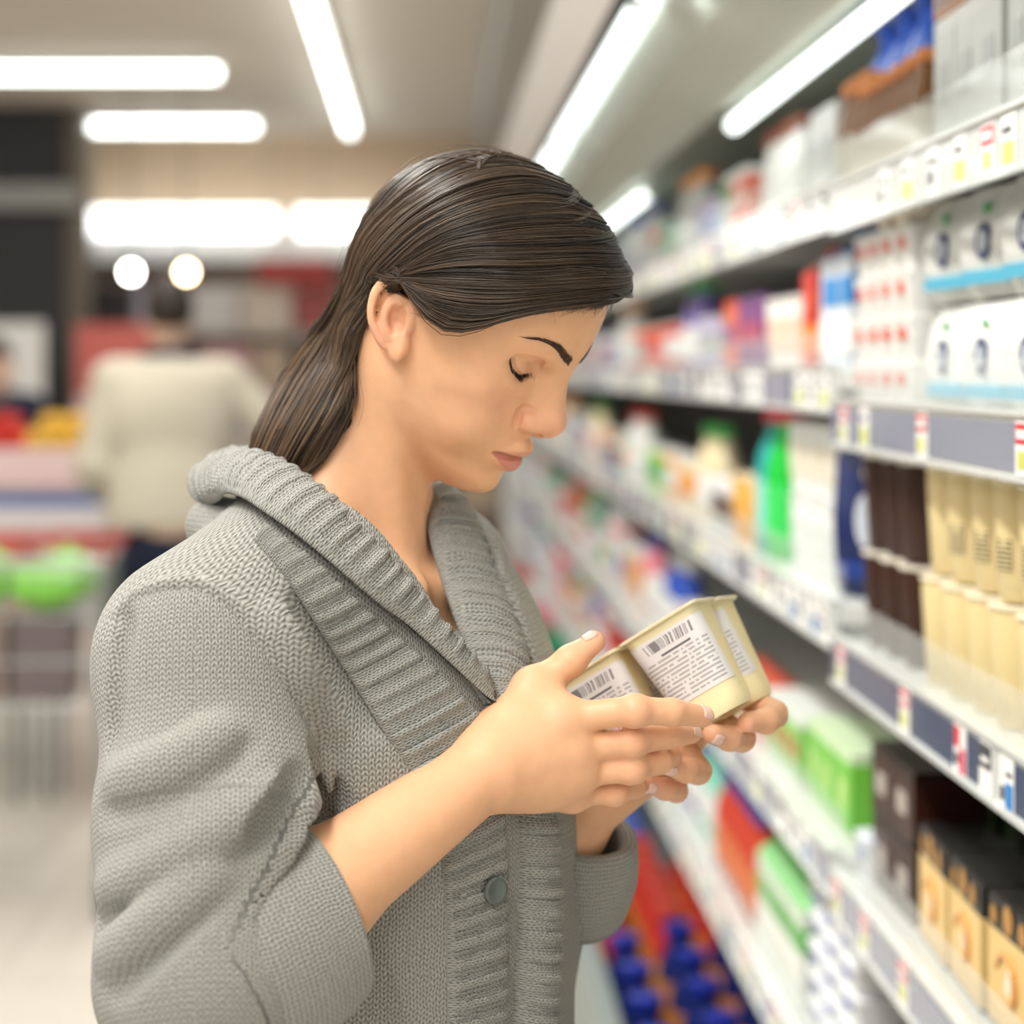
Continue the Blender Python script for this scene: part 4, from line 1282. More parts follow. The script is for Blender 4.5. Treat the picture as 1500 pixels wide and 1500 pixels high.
# --- skin material, tinted by real skin colour differences (lips, knuckles, cheeks) plus a painted mouth-crease shade
def skin_material():
    m = bpy.data.materials.new('skin'); m.use_nodes = True
    nt = m.node_tree; b = nt.nodes['Principled BSDF']
    a = nt.nodes.new('ShaderNodeAttribute'); a.attribute_name = 'tint'
    tc = nt.nodes.new('ShaderNodeTexCoord')
    n = nt.nodes.new('ShaderNodeTexNoise'); n.inputs['Scale'].default_value = 90; n.inputs['Detail'].default_value = 4
    nt.links.new(tc.outputs['Object'], n.inputs['Vector'])
    mx = nt.nodes.new('ShaderNodeMix'); mx.data_type = 'RGBA'; mx.blend_type = 'MULTIPLY'
    cr = nt.nodes.new('ShaderNodeMapRange'); cr.inputs['To Min'].default_value = 0.90; cr.inputs['To Max'].default_value = 1.08
    nt.links.new(n.outputs['Fac'], cr.inputs['Value'])
    mx.inputs[0].default_value = 1
    nt.links.new(a.outputs['Color'], mx.inputs[6]); nt.links.new(cr.outputs[0], mx.inputs[7])
    nt.links.new(mx.outputs[2], b.inputs['Base Color'])
    n2 = nt.nodes.new('ShaderNodeTexNoise'); n2.inputs['Scale'].default_value = 900; n2.inputs['Detail'].default_value = 2
    nt.links.new(tc.outputs['Object'], n2.inputs['Vector'])
    bp = nt.nodes.new('ShaderNodeBump'); bp.inputs['Strength'].default_value = 0.12; bp.inputs['Distance'].default_value = 0.0006
    nt.links.new(n2.outputs['Fac'], bp.inputs['Height']); nt.links.new(bp.outputs[0], b.inputs['Normal'])
    b.inputs['Roughness'].default_value = 0.46
    b.inputs['Specular IOR Level'].default_value = 0.42
    b.inputs['Subsurface Weight'].default_value = 0.22
    b.inputs['Subsurface Radius'].default_value = (1.0, 0.35, 0.18)
    b.inputs['Subsurface Scale'].default_value = 0.006
    return m


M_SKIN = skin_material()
SKIN = np.array([0.80, 0.455, 0.262])
LIP = np.array([0.62, 0.235, 0.185])
RED = np.array([0.80, 0.38, 0.27])


def g3(Q, c, r):
    return np.exp(-(((Q - np.asarray(c)) / np.asarray(r)) ** 2).sum(1))


def skin_tint(P):
    Q = hl(P)
    col = np.tile(SKIN, (len(P), 1))
    Qa = Q.copy(); Qa[:, 1] = np.abs(Qa[:, 1])
    red = 0.30 * g3(Qa, (.070, .042, -.012), (.03, .022, .02)) + 0.55 * g3(Qa, (.106, 0, -.010), (.018, .018, .014)) + 0.45 * g3(Qa, (.088, .013, -.018), (.01, .008, .008))
    red += 0.45 * g3(Qa, (-.012, .082, .0), (.02, .02, .03))
    for d_ in (rh, lh):
        for n_, q in d_.items():
            for i, w in ((0, .35), (1, .38), (2, .2), (3, .5)):
                red += w * g3(P, pt(*q[i]), (.012, .014, .010))
    red += 0.45 * g3(P, thumb[3], (.012,) * 3)
    red = np.clip(red, 0, 0.75)[:, None]
    col = col * (1 - red) + RED * red
    # lips
    z = Qa[:, 2]; y = Qa[:, 1]
    half = np.clip(1 - (y / .0250) ** 2, 0, 1)
    top = -.0480 + .0098 * half ** 0.8 - .0012 * np.exp(-(y / .003) ** 2)
    bot = -.0486 - .0122 * half ** 0.9
    m = np.clip((top - z) / .0012, 0, 1) * np.clip((z - bot) / .0014, 0, 1) * (Q[:, 0] > .072) * (half > 0)
    m = (m * np.where(z > -.0475, 0.55, 0.9))[:, None]
    col = col * (1 - m) + LIP * m
    m = (0.65 * np.exp(-((z + .0474) / .0009) ** 2) * (y < .0235) * (Q[:, 0] > .074))[:, None]      # shade of the crease between the lips, painted into the colour
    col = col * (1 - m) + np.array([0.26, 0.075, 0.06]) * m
    # thin darker eyelid skin
    m = (0.28 * g3(Qa, (.076, .032, .020), (.012, .016, .009)))[:, None]
    col = col * (1 - m) + np.array([0.50, 0.26, 0.17]) * m
    return col


def build_skin(parent, lo_b=(-0.26, 1.12, 0.86), hi_b=(0.27, 1.76, 1.75)):
    d, lo = skin.grid(lo_b, hi_b, 0.0028)
    V, Q = surface_nets(d, lo, 0.0028)
    V = skin.project(V, 2)
    bm = subdivide_region(V, Q, None)
    def s1(C):
        Qh = hl(C)
        head = (Qh[:, 0] > -0.045) & (Qh[:, 2] > -0.115) & (Qh[:, 2] < .075) & (np.abs(Qh[:, 1]) < .11) & (Qh[:, 0] < .13)
        hand = (C[:, 0] > 0.02) & (C[:, 2] < 1.40) & (C[:, 2] > 1.20) & (C[:, 1] < 1.56) & (C[:, 0] > .045 + (C[:, 1] > 1.44) * 0.06)
        return head | hand
    def s2(C):
        Qh = hl(C)
        return (Qh[:, 0] > 0.058) & (Qh[:, 2] > -0.062) & (Qh[:, 2] < .040) & (np.abs(Qh[:, 1]) < .052) & (Qh[:, 0] < .13) | ((Qh[:, 1] < -.064) & (np.abs(Qh[:, 0] + .012) < .028) & (np.abs(Qh[:, 2]) < .04))
    bm_refine(bm, s1, skin)
    bm_refine(bm, s2, skin)
    for f in bm.faces: f.smooth = True
    m = bpy.data.meshes.new('body')
    bm.to_mesh(m); bm.free()
    n = len(m.vertices); co = np.zeros(n * 3, np.float32); m.vertices.foreach_get('co', co)
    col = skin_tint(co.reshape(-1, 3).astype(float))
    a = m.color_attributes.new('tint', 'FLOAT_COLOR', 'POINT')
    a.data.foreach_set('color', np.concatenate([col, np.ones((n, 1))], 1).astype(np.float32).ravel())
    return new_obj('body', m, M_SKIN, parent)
# ------------------------------------------------------------------ knitted cardigan
def knit_material(name, base, dark, purl=False):
    """stockinette stitches from the 'knit' UV map (one unit = one stitch)"""
    m = bpy.data.materials.new(name); m.use_nodes = True
    nt = m.node_tree; L = nt.links; b = nt.nodes['Principled BSDF']
    uv = nt.nodes.new('ShaderNodeUVMap'); uv.uv_map = 'knit'
    def mth(op, a, c=None, cl=False):
        n = nt.nodes.new('ShaderNodeMath'); n.operation = op; n.use_clamp = cl
        for i, v in enumerate((a, c)):
            if v is None: continue
            if isinstance(v, (int, float)): n.inputs[i].default_value = v
            else: L.new(v, n.inputs[i])
        return n.outputs[0]
    # yarn wobble
    nz = nt.nodes.new('ShaderNodeTexNoise'); nz.inputs['Scale'].default_value = 0.35; nz.inputs['Detail'].default_value = 2
    L.new(uv.outputs[0], nz.inputs['Vector'])
    vm = nt.nodes.new('ShaderNodeVectorMath'); vm.operation = 'MULTIPLY_ADD'
    vm.inputs[1].default_value = (0.9, 0.9, 0); L.new(nz.outputs['Color'], vm.inputs[0]); L.new(uv.outputs[0], vm.inputs[2])
    sp = nt.nodes.new('ShaderNodeSeparateXYZ'); L.new(vm.outputs[0], sp.inputs[0])
    u, v = sp.outputs[0], sp.outputs[1]
    fu = mth('FRACT', u)
    t = mth('ABSOLUTE', mth('MULTIPLY', mth('SUBTRACT', fu, 0.5), 2.0))       # 0 at column centre, 1 at its edge
    ph = mth('ADD', v, mth('MULTIPLY', t, -0.62 if not purl else 0.25))
    row = mth('SINE', mth('MULTIPLY', ph, 2 * math.pi))
    row01 = mth('MULTIPLY_ADD', row, 0.5); nt.nodes[-1].inputs[2].default_value = 0.5
    # each leg of a stitch is round: high at t = .5, low at 0 and 1
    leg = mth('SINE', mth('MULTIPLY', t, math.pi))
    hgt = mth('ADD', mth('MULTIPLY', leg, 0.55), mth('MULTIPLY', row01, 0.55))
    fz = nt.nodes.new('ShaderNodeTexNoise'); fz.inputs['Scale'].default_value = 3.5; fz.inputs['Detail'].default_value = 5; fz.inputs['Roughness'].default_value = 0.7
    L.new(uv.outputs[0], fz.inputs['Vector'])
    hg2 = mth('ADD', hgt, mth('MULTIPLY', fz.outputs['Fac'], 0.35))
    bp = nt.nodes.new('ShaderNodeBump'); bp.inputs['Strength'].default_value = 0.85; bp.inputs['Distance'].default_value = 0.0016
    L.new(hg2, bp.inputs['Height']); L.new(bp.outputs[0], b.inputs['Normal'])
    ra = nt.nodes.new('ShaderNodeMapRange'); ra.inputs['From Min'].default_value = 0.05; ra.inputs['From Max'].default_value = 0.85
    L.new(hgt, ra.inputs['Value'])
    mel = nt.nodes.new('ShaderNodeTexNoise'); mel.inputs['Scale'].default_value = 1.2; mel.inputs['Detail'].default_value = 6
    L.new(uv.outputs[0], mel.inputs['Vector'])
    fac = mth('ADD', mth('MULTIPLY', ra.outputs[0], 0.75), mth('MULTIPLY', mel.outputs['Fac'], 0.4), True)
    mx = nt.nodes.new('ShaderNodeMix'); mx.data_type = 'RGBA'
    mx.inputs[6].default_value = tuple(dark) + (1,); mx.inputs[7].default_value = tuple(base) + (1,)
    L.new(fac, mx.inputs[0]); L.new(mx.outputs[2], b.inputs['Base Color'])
    b.inputs['Roughness'].default_value = 0.95
    b.inputs['Specular IOR Level'].default_value = 0.1
    b.inputs['Sheen Weight'].default_value = 0.25
    b.inputs['Sheen Roughness'].default_value = 0.6
    return m


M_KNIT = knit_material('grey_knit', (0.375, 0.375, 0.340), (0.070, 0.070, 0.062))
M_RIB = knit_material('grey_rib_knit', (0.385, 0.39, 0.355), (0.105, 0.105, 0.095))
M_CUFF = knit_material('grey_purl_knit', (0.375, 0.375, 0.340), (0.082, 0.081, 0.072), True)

zt = [.78, .90, 1.05, 1.15, 1.25, 1.32, 1.38, 1.42, 1.455, 1.48]
tw = interp_smooth(zt, [.200, .195, .172, .166, .164, .160, .146, .118, .085, .06])
tfr = interp_smooth(zt, [.135, .135, .136, .140, .142, .128, .105, .082, .062, .05])
tbk = interp_smooth(zt, [.13, .122, .108, .106, .106, .106, .102, .092, .078, .06])


def torso_fn(P):
    q = P - NB
    u = q @ TL; v = q @ TF; z = P[:, 2]
    w = tw(z); dp = np.where(v > 0, tfr(z), tbk(z))
    n = 2.3
    rr = (np.abs(u / w) ** n + np.abs(v / dp) ** n + 1e-12) ** (1 / n)
    d = (rr - 1) * np.minimum(w, dp) * 0.9
    d = smax(d, z - 1.452, 0.03)
    return smax(d, 0.80 - z, 0.01)


CC1 = pt(466, 1332, 1.300); CC0 = pt(322, 1402, 1.266)      # axis of the near cuff
CAX = (CC1 - CC0) / np.linalg.norm(CC1 - CC0)
knit = Field()
chain(knit, [RS + np.array([0.0, 0.0, -.012]), RS * .45 + REL * .55 + np.array([.002, -.004, 0]), REL + np.array([-.004, 0, -.004])], [.068, .071, .066], 0.025)
chain(knit, [REL, REL + (RW - REL) * 0.22], [.060, .050], 0.03)
def cuff_cut(P):
    q = P - CC0; t_ = q @ CAX
    return np.maximum(np.linalg.norm(q - t_[:, None] * CAX, axis=1) - .0735, np.maximum(.006 - t_, t_ - .24))


knit.add(cuff_cut, CC0 + CAX * .12, .15, .005, 's')      # the sleeve ends inside the cuff
fn, c, r = rcone(CC0 - CAX * .01, CC0 + CAX * .03, .046, .040); knit.add(fn, c, r, .006)
knit.add(torso_fn, np.array([NB[0], NB[1], 1.13]), 0.42, 0.012)
for sgn, sh in ((-1, RS), (1, LS)):
    chain(knit, [NB + TL * sgn * .055 + np.array([0, 0, -.040]), NB + TL * sgn * .10 + np.array([0, 0, -.042]), sh + TL * sgn * 0.004 + np.array([0, 0, -.012])], [.050, .060, .068] if sgn < 0 else [.040, .042, .050], 0.04 if sgn < 0 else .02)
chain(knit, [pt(318, 772, 1.50), pt(395, 800, 1.435)], [.024, .026], .03)
chain(knit, [LS, LEL, LEL + (LW - LEL) * .45], [.052, .056, .045], 0.03)


def crease(poly, r, k, depth=0.0, n=14, op='s'):
    h = knit.hit(polyline(poly, n))
    nn = knit.normal(h)
    chain(knit_folds, list(h + nn * depth), [r] * n, k, op)


knit_folds = Field()
knit_folds.ops = list(knit.ops)
# folds of the sleeve round the elbow, the pull towards the armpit, the shoulder seam
for poly, r, k, dep, op in [
    # horizontal roll above the elbow and the deep fold that runs into the crook of the arm
    ([(146, 1352), (190, 1330), (250, 1292), (320, 1252), (385, 1214), (450, 1190)], .0060, .012, .0025, 's'),
    ([(150, 1300), (220, 1268), (300, 1228), (360, 1192), (415, 1160)], .0100, .014, -.0075, 'u'),
    ([(380, 1222), (394, 1204), (424, 1170), (446, 1140)], .0070, .012, .002, 's'),
    ([(165, 1450), (210, 1408), (262, 1356), (306, 1310)], .0055, .012, .003, 's'),
    ([(150, 1400), (200, 1362), (262, 1315), (310, 1280)], .0090, .014, -.0065, 'u'),
    ([(160, 1190), (240, 1172), (310, 1132), (360, 1090)], .0040, .012, .0035, 's'),
    ([(165, 1140), (250, 1110), (330, 1066)], .0090, .014, -.0075, 'u'),
    ([(466, 1110), (478, 1160), (484, 1200)], .0070, .012, .001, 's'),
    ([(186, 905), (176, 960), (168, 1030), (162, 1090)], .0045, .010, .002, 's'),
    ([(400, 905), (445, 985), (490, 1060)], .0100, .014, -.0085, 'u'),
    ([(440, 880), (500, 975), (545, 1060)], .0050, .014, .0035, 's'),
]:
    crease(poly, r, k, dep, op=op)
SEAM = [(163, 905), (185, 882), (230, 863), (290, 862), (335, 888), (378, 938), (415, 995), (448, 1050), (468, 1105), (476, 1165)]
crease(SEAM, .0016, .0040, .0006, 30)
seam2 = [(x + 7, y - 9) for x, y in SEAM]
crease(seam2, .0034, .0050, -.0020, 30, 'u')
# neck opening: everything between the collar's two sides is open
V_PT = NB + TF * .150 + np.array([0, 0, -.185])
opens = []
for a_, b_, ra, rb in [(NB + TF * .06 + np.array([0, 0, .035]), NB + TF * .13 + np.array([0, 0, -.09]), .066, .047),
                       (NB + TF * .13 + np.array([0, 0, -.09]), V_PT, .047, .018)]:
    fn, c, r = rcone(a_, b_, ra, rb); knit_folds.add(fn, c, r, .006, 's')
fn, c, r = rcone(NB + np.array([0, 0, .07]), NB + np.array([0, 0, -.015]) + TF * .015, .088, .084); knit_folds.add(fn, c, r, .008, 's')
# front opening below the V: a narrow gap between the two front bands
chain(knit_folds, [V_PT, NB + TF * .152 + np.array([0, 0, -.35]), NB + TF * .148 + np.array([0, 0, -.64])], [.008, .008, .008], .004, 's')

ARM_R = [RS + np.array([0, 0, .03]), RS * .45 + REL * .55, REL, REL + (RW - REL) * .4]
ARM_L = [LS + np.array([0, 0, .03]), LEL, LEL + (LW - LEL) * .5]


def arm_coords(P, A):
    """nearest point on a polyline: distance, length along, angle"""
    best = np.full(len(P), 9.0); s_ = np.zeros(len(P)); an = np.zeros(len(P)); s0 = 0.0
    ref = np.array([0.0, 1.0, 0.0])
    for i in range(len(A) - 1):
        a, b = np.asarray(A[i]), np.asarray(A[i + 1]); ba = b - a; Ln = np.linalg.norm(ba); tdir = ba / Ln
        tu = (P - a) @ tdir; t = np.clip(tu, 0, Ln)
        q = P - a - t[:, None] * tdir
        d = np.linalg.norm(q, axis=1)
        e1 = ref - tdir * (ref @ tdir); e1 /= np.linalg.norm(e1); e2 = np.cross(tdir, e1)
        m = d < best - 1e-6
        best[m] = d[m]; s_[m] = (s0 + (tu if i < len(A) - 2 else np.maximum(tu, -.02)))[m]; an[m] = np.arctan2(q @ e2, q @ e1)[m]
        s0 += Ln
    return best, s_, an


ST_U, ST_V = 0.0050, 0.0037     # stitch width and height


def knit_uv(P, sleeve):
    """P (n,k,3) corner points of faces, sleeve (n,) 0 torso 1 right arm 2 left arm"""
    n, k, _ = P.shape
    F = P.reshape(-1, 3); sl = np.repeat(sleeve, k)
    q = F - NB
    u = q @ TL; v = q @ TF
    ang = np.arctan2(u, v)
    U = ang * 0.155; Vv = F[:, 2].copy()
    for idx, A, r in ((1, ARM_R, .072), (2, ARM_L, .066)):
        m = sl == idx
        if m.any():
            _, s_, an = arm_coords(F[m], A)
            U[m] = an * r; Vv[m] = -s_
    U = U.reshape(n, k); Vv = Vv.reshape(n, k)
    per = np.where(sleeve == 0, 2 * math.pi * .155, np.where(sleeve == 1, 2 * math.pi * .072, 2 * math.pi * .066))[:, None]
    d = U - U[:, :1]
    U = U - per * np.round(d / per)
    return np.stack([U / ST_U, Vv / ST_V], 2)


def set_uv(m, UV):
    l = m.uv_layers.new(name='knit')
    l.data.foreach_set('uv', UV.reshape(-1).astype(np.float32))


def seam_side(P):
    """which faces belong to the sleeves"""
    q = P - NB
    u = q @ TL
    px = VPX + FP * P[:, 0] / P[:, 1]; py = VPY - FP * (P[:, 2] - CAMZ) / P[:, 1]
    dr, sr, _ = arm_coords(P, ARM_R); dl, sl, _ = arm_coords(P, ARM_L)
    right = (dr < 0.098) & (u < -0.125) & (sr > 0.035) | (dr < .1) & (sr > .16)
    front = (q @ TF) > -0.03
    S = np.array(SEAM + [(482, 1500)], float)
    xs = np.interp(py, S[3:, 1], S[3:, 0])
    inside = (px < xs) & (py > 862) & (px > 180) | (px <= 180) & (py > 885)
    right = np.where(front & (P[:, 1] < 1.40), inside & (dr < .12), right)
    left = (dl < 0.09) & (u > 0.135)
    return np.where(right, 1, np.where(left, 2, 0))


def build_cardigan():
    d, lo = knit_folds.grid((-0.28, 1.10, 0.78), (0.24, 1.80, 1.50), 0.0032)
    V, Q = surface_nets(d, lo, 0.0032)
    V = knit_folds.project(V, 2)
    m = fast_mesh('cardigan', V, Q)
    nl = len(m.loops); vi = np.zeros(nl, np.int32); m.loops.foreach_get('vertex_index', vi)
    Qv = vi.reshape(-1, 4)
    PP = V[Qv]
    set_uv(m, knit_uv(PP, seam_side(PP.mean(1))))
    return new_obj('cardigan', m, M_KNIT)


def strip(name, A, B, thick, bulge, ribs, nt=14, ns=None, amp=0.0016, mat_=None, nrm=None, edge_roll=0.0):
    """ribbed knitted band between the edge curves A and B (lists of 3-D points), with thickness.
    ribs = rib period in metres; the ribs run across the band"""
    A = np.asarray(A, float); B = np.asarray(B, float)
    Ln = np.linalg.norm(np.diff((A + B) / 2, axis=0), axis=1).sum()
    ns = ns or int(Ln / 0.0016)
    A = polyline(A, ns); B = polyline(B, ns)
    C = (A + B) / 2
    tan = np.gradient(C, axis=0); tan /= np.linalg.norm(tan, axis=1, keepdims=True)
    acr = B - A; wid = np.linalg.norm(acr, axis=1, keepdims=True); acn = acr / np.maximum(wid, 1e-6)
    nn = np.cross(tan, acn); nn /= np.linalg.norm(nn, axis=1, keepdims=True)
    to_cam = np.array([0, 0, CAMZ]) - C
    sg = np.sign((nn * to_cam).sum(1)); nn *= (np.sign(sg.sum()) or 1)
    s = np.concatenate([[0], np.cumsum(np.linalg.norm(np.diff(C, axis=0), axis=1))])
    ph = s / ribs
    f = ph - np.floor(ph)
    # broad flat rib then two narrow ridges, like the photographed rib
    prof = np.where(f < .50, np.clip(np.minimum(f, .50 - f) / .08, 0, 1), 0.62 * np.abs(np.sin((f - .50) / .50 * math.pi * 2)))
    t = np.linspace(0, 1, nt)
    G = A[:, None] + acr[:, None] * t[None, :, None]
    arch = (4 * t * (1 - t)) ** 0.7
    edge = np.clip(np.minimum(t, 1 - t) / 0.08, 0, 1) ** 0.5
    jit = RNG.normal(0, 0.00025, (ns, nt))
    off = bulge * arch[None] + amp * prof[:, None] * edge[None] + jit
    top = G + nn[:, None] * off[..., None]
    bot = G + nn[:, None] * (bulge * arch[None] - thick * (0.35 + 0.65 * edge[None]))[..., None]
    # round the long edges
    top = top.reshape(-1, 3); bot = bot.reshape(-1, 3)
    V = np.concatenate([top, bot]); nT = ns * nt
    i, j = np.meshgrid(np.arange(ns - 1), np.arange(nt - 1), indexing='ij')
    a = (i * nt + j).ravel()
    q1 = np.stack([a, a + nt, a + nt + 1, a + 1], 1)
    q2 = q1[:, ::-1] + nT
    Q = [q1, q2]
    for jj in (0, nt - 1):
        a = np.arange(ns - 1) * nt + jj
        e = np.stack([a, a + nt, a + nt + nT, a + nT], 1)
        Q.append(e if jj else e[:, ::-1])
    for ii in (0, ns - 1):
        a = ii * nt + np.arange(nt - 1)
        e = np.stack([a, a + 1, a + 1 + nT, a + nT], 1)
        Q.append(e if not ii else e[:, ::-1])
    Q = np.concatenate(Q)
    m = fast_mesh(name, V, Q)
    W_ = wid.mean()
    uu = np.tile((np.repeat(s[:, None], nt, 1) / 0.0036).reshape(-1), 2)
    vv = np.tile((np.repeat((t * W_)[None], ns, 0) / 0.0034).reshape(-1), 2)
    vi = np.zeros(len(m.loops), np.int32); m.loops.foreach_get('vertex_index', vi)
    set_uv(m, np.stack([uu[vi], vv[vi]], 1))
    bm = bmesh.new(); bm.from_mesh(m); bmesh.ops.recalc_face_normals(bm, faces=bm.faces); bm.to_mesh(m); bm.free()
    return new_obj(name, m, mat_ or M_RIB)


def surf(poly, off, n=None, F=None):
    """points of a pixel polyline on the cardigan surface, lifted by off"""
    F = F or knit
    P_ = polyline(poly, n or max(8, len(poly) * 3))
    h = F.hit(P_)
    return h + F.normal(h) * off


def tubes_cuff(name, c0, c1, r0, r1, thick, roll, mat_, n=72, squash=1.0, wob=0.0, seed=1):
    """a turned-back knitted cuff: outer wall, rolled rim, inner wall"""
    c0 = np.asarray(c0, float); c1 = np.asarray(c1, float); ax = c1 - c0; L_ = np.linalg.norm(ax); ax /= L_
    e1 = np.array([0, 1.0, 0]) - ax * ax[1]; e1 /= np.linalg.norm(e1); e2 = np.cross(ax, e1)
    prof = []
    m_ = 26
    for i in range(m_): t = i / (m_ - 1); prof.append((r0 + (r1 - r0) * t + 0.004 * math.sin(math.pi * t), t * L_))
    for i in range(1, 9):
        a = math.pi * i / 8
        prof.append((r1 - roll * (1 - math.cos(a)), L_ + roll * math.sin(a) * 0.9))
    for i in range(1, 10): t = i / 9; prof.append((r1 - 2 * roll - 0.002 * t, L_ - t * L_ * .55))
    # lip back at the start of the turn-back
    pre = []
    for i in range(7):
        a = math.pi * (i / 6)
        pre.append((r0 - thick * (1 + math.cos(a)) / 2 * 1.0 - 0.0005, -thick * .6 * math.sin(a)))
    prof = pre + prof
    R_ = np.random.default_rng(seed)
    k1, k2, k3 = R_.uniform(0, 6.28, 3)
    V = []; UVp = []
    al = 0.0; pr = None
    for r, z in prof:
        if pr is not None: al += math.hypot(r - pr[0], z - pr[1])
        pr = (r, z)
        for k in range(n):
            a = 2 * math.pi * k / n
            rr = r * (1 + wob * (0.5 * math.sin(2 * a + k1) + 0.3 * math.sin(3 * a + k2 + z * 20) + 0.2 * math.sin(5 * a + k3 + z * 35)))
            V.append(c0 + ax * (z + wob * 0.03 * math.sin(a + k2)) + (e1 * math.cos(a) * squash + e2 * math.sin(a)) * rr)
            UVp.append((a * r1 / ST_U, al / ST_V))
    V = np.array(V); P_ = len(prof)
    Q = []; UV = []
    for j in range(P_ - 1):
        for i in range(n):
            a = j * n + i; b = j * n + (i + 1) % n
            Q.append((a, b, b + n, a + n))
            ua, va = UVp[a]; du = 2 * math.pi / n * r1 / ST_U; vb = UVp[a + n][1]
            UV += [(ua, va), (ua + du, va), (ua + du, vb), (ua, vb)]
    m = fast_mesh(name, V, np.array(Q))
    set_uv(m, np.array(UV))
    return new_obj(name, m, mat_)
import time as _t
_t0 = _t.time()
woman = empty('person', (0.0, 1.46, 0.0))
def keep(o):
    """parent without moving"""
    o.parent = woman; o.matrix_parent_inverse = Matrix.Translation(-Vector(woman.location)); return o
body = keep(build_skin(None))
print('skin', len(body.data.polygons), _t.time() - _t0)
tag(woman, 'woman in grey knitted cardigan reading the back of a dessert pack', 'person')
card = keep(build_cardigan())
print('cardigan', len(card.data.polygons), _t.time() - _t0)
def part(o, label=None):
    o.parent = card
    o.matrix_parent_inverse = Matrix.Identity(4)
    if label: o['label'] = label
    return o
# --- collar, near side: folded band from the nape to the point of the V
O_ = surf([(302, 744), (345, 740), (400, 772), (460, 815), (530, 873), (600, 930), (660, 985), (716, 1038)], .012, 24)
O_[0] = pt(300, 742, 1.50); O_[1] = O_[0] * .5 + O_[2] * .5
I_px = [(297, 680, 1.535), (330, 668, 1.505), (368, 663, 1.475), (425, 686, 1.440), (480, 727, 1.418), (545, 797, 1.402), (598, 862, 1.392), (650, 940, 1.386), (716, 1030, 1.378)]
I_ = [pt(*q) for q in I_px]
part(strip('collar', O_, polyline(I_, 24), .007, .010, .0135, amp=.0038), 'ribbed shawl collar folded over, near side')
# --- collar round the nape and down the far side
far_in = [(300, 682, 1.535), (330, 660, 1.56), (420, 664, 1.56), (520, 690, 1.555), (590, 712, 1.545), (628, 726, 1.525), (630, 775, 1.490), (650, 850, 1.452), (682, 940, 1.415), (718, 1030, 1.388)]
far_out = [(300, 740, 1.54), (330, 720, 1.585), (440, 700, 1.60), (560, 705, 1.61), (635, 715, 1.60), (690, 768, 1.570), (728, 835, 1.530), (752, 910, 1.485), (775, 985, 1.445), (758, 1060, 1.400)]
part(strip('collar', [pt(*q) for q in far_in], [pt(*q) for q in far_out], .007, .012, .0135, amp=.0038), 'ribbed shawl collar, far side')
# --- front bands
nb_in = [(392, 775), (460, 824), (530, 887), (600, 947), (665, 1008), (715, 1065), (735, 1180), (741, 1300), (741, 1400), (740, 1500), (738, 1640), (736, 1800)]
nb_out = [(372, 792), (425, 856), (470, 925), (520, 1003), (565, 1075), (602, 1130), (640, 1210), (650, 1300), (654, 1400), (656, 1500), (656, 1640), (656, 1800)]
part(strip('front_band', surf(nb_in, .002, 44), surf(nb_out, .0010, 44), .006, .004, .0145, amp=.0034), 'ribbed button band of the near front')
fb_in = [(748, 1080), (748, 1180), (748, 1300), (748, 1400), (748, 1500), (746, 1640), (744, 1800)]
fa = [pt(x, y, 1.395) for x, y in fb_in]
fb_out = [(800, 1080), (806, 1180), (815, 1300), (814, 1400), (806, 1500), (806, 1640), (806, 1800)]
fo = [pt(x, y, 1.43) for x, y in fb_out]
part(strip('front_band', fa, fo, .012, .016, .0150, amp=.0038), 'ribbed band of the far front, rolled outwards')
# --- cuffs
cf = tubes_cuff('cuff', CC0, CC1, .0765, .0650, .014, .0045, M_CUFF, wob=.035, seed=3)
part(cf, 'wide turned-back cuff of the near sleeve')
LC0 = pt(838, 1330, 1.545); LC1 = pt(856, 1225, 1.515)
cl = tubes_cuff('cuff', LC0, LC1, .0400, .0400, .010, .0060, M_CUFF, wob=.05, seed=5)
part(cl, 'turned-back cuff of the far sleeve')
# --- button
bt = MB().lathe([(.0, .0), (.0085, .0), (.0095, .0012), (.0095, .0030), (.0075, .0036), (.006, .0026), (.0, .0026)], 24)
bo = new_obj('button', bt.mesh('button', [mat('grey_button', (.10, .12, .11), .3)], True))
bp_ = surf([(712, 1300), (716, 1302)], .008, 2)[0]
bn_ = Vector((0.55, -0.83, 0.05))
bo.location = bp_; bo.rotation_euler = bn_.to_track_quat('Z', 'Y').to_euler()
part(bo)
# --- white top under the cardigan
top_f = Field()
fn, c, r = ell(NB + TF * .006 + np.array([0, 0, -.215]), (.0985, .156, .225), RT); top_f.add(fn, c, r, .01)
d_, lo_ = top_f.grid((-0.26, 1.28, 1.0), (0.2, 1.72, 1.5), .005)
V_, Q_ = surface_nets(d_, lo_, .005)
cz = V_[Q_].mean(1)
qv = cz - NB
ok = qv[:, 2] < -.088 - np.clip(.05 - np.abs(qv @ TL), 0, .05) * 0.8
keep(new_obj('top', fast_mesh('top', V_, Q_[ok]), mat('white_cotton', (.80, .79, .76), .9)))['label'] = 'white top under the cardigan'
print('clothes', _t.time() - _t0)
# ------------------------------------------------------------------ hair, brows, lashes
def hair_material(name, c1, c2, rough=0.34):
    m = bpy.data.materials.new(name); m.use_nodes = True
    nt = m.node_tree; b = nt.nodes['Principled BSDF']
    a = nt.nodes.new('ShaderNodeAttribute'); a.attribute_name = 'tone'
    mx = nt.nodes.new('ShaderNodeMix'); mx.data_type = 'RGBA'
    mx.inputs[6].default_value = tuple(c1) + (1,); mx.inputs[7].default_value = tuple(c2) + (1,)
    nt.links.new(a.outputs['Fac'], mx.inputs[0]); nt.links.new(mx.outputs[2], b.inputs['Base Color'])
    b.inputs['Roughness'].default_value = rough
    b.inputs['Specular IOR Level'].default_value = 0.55
    return m


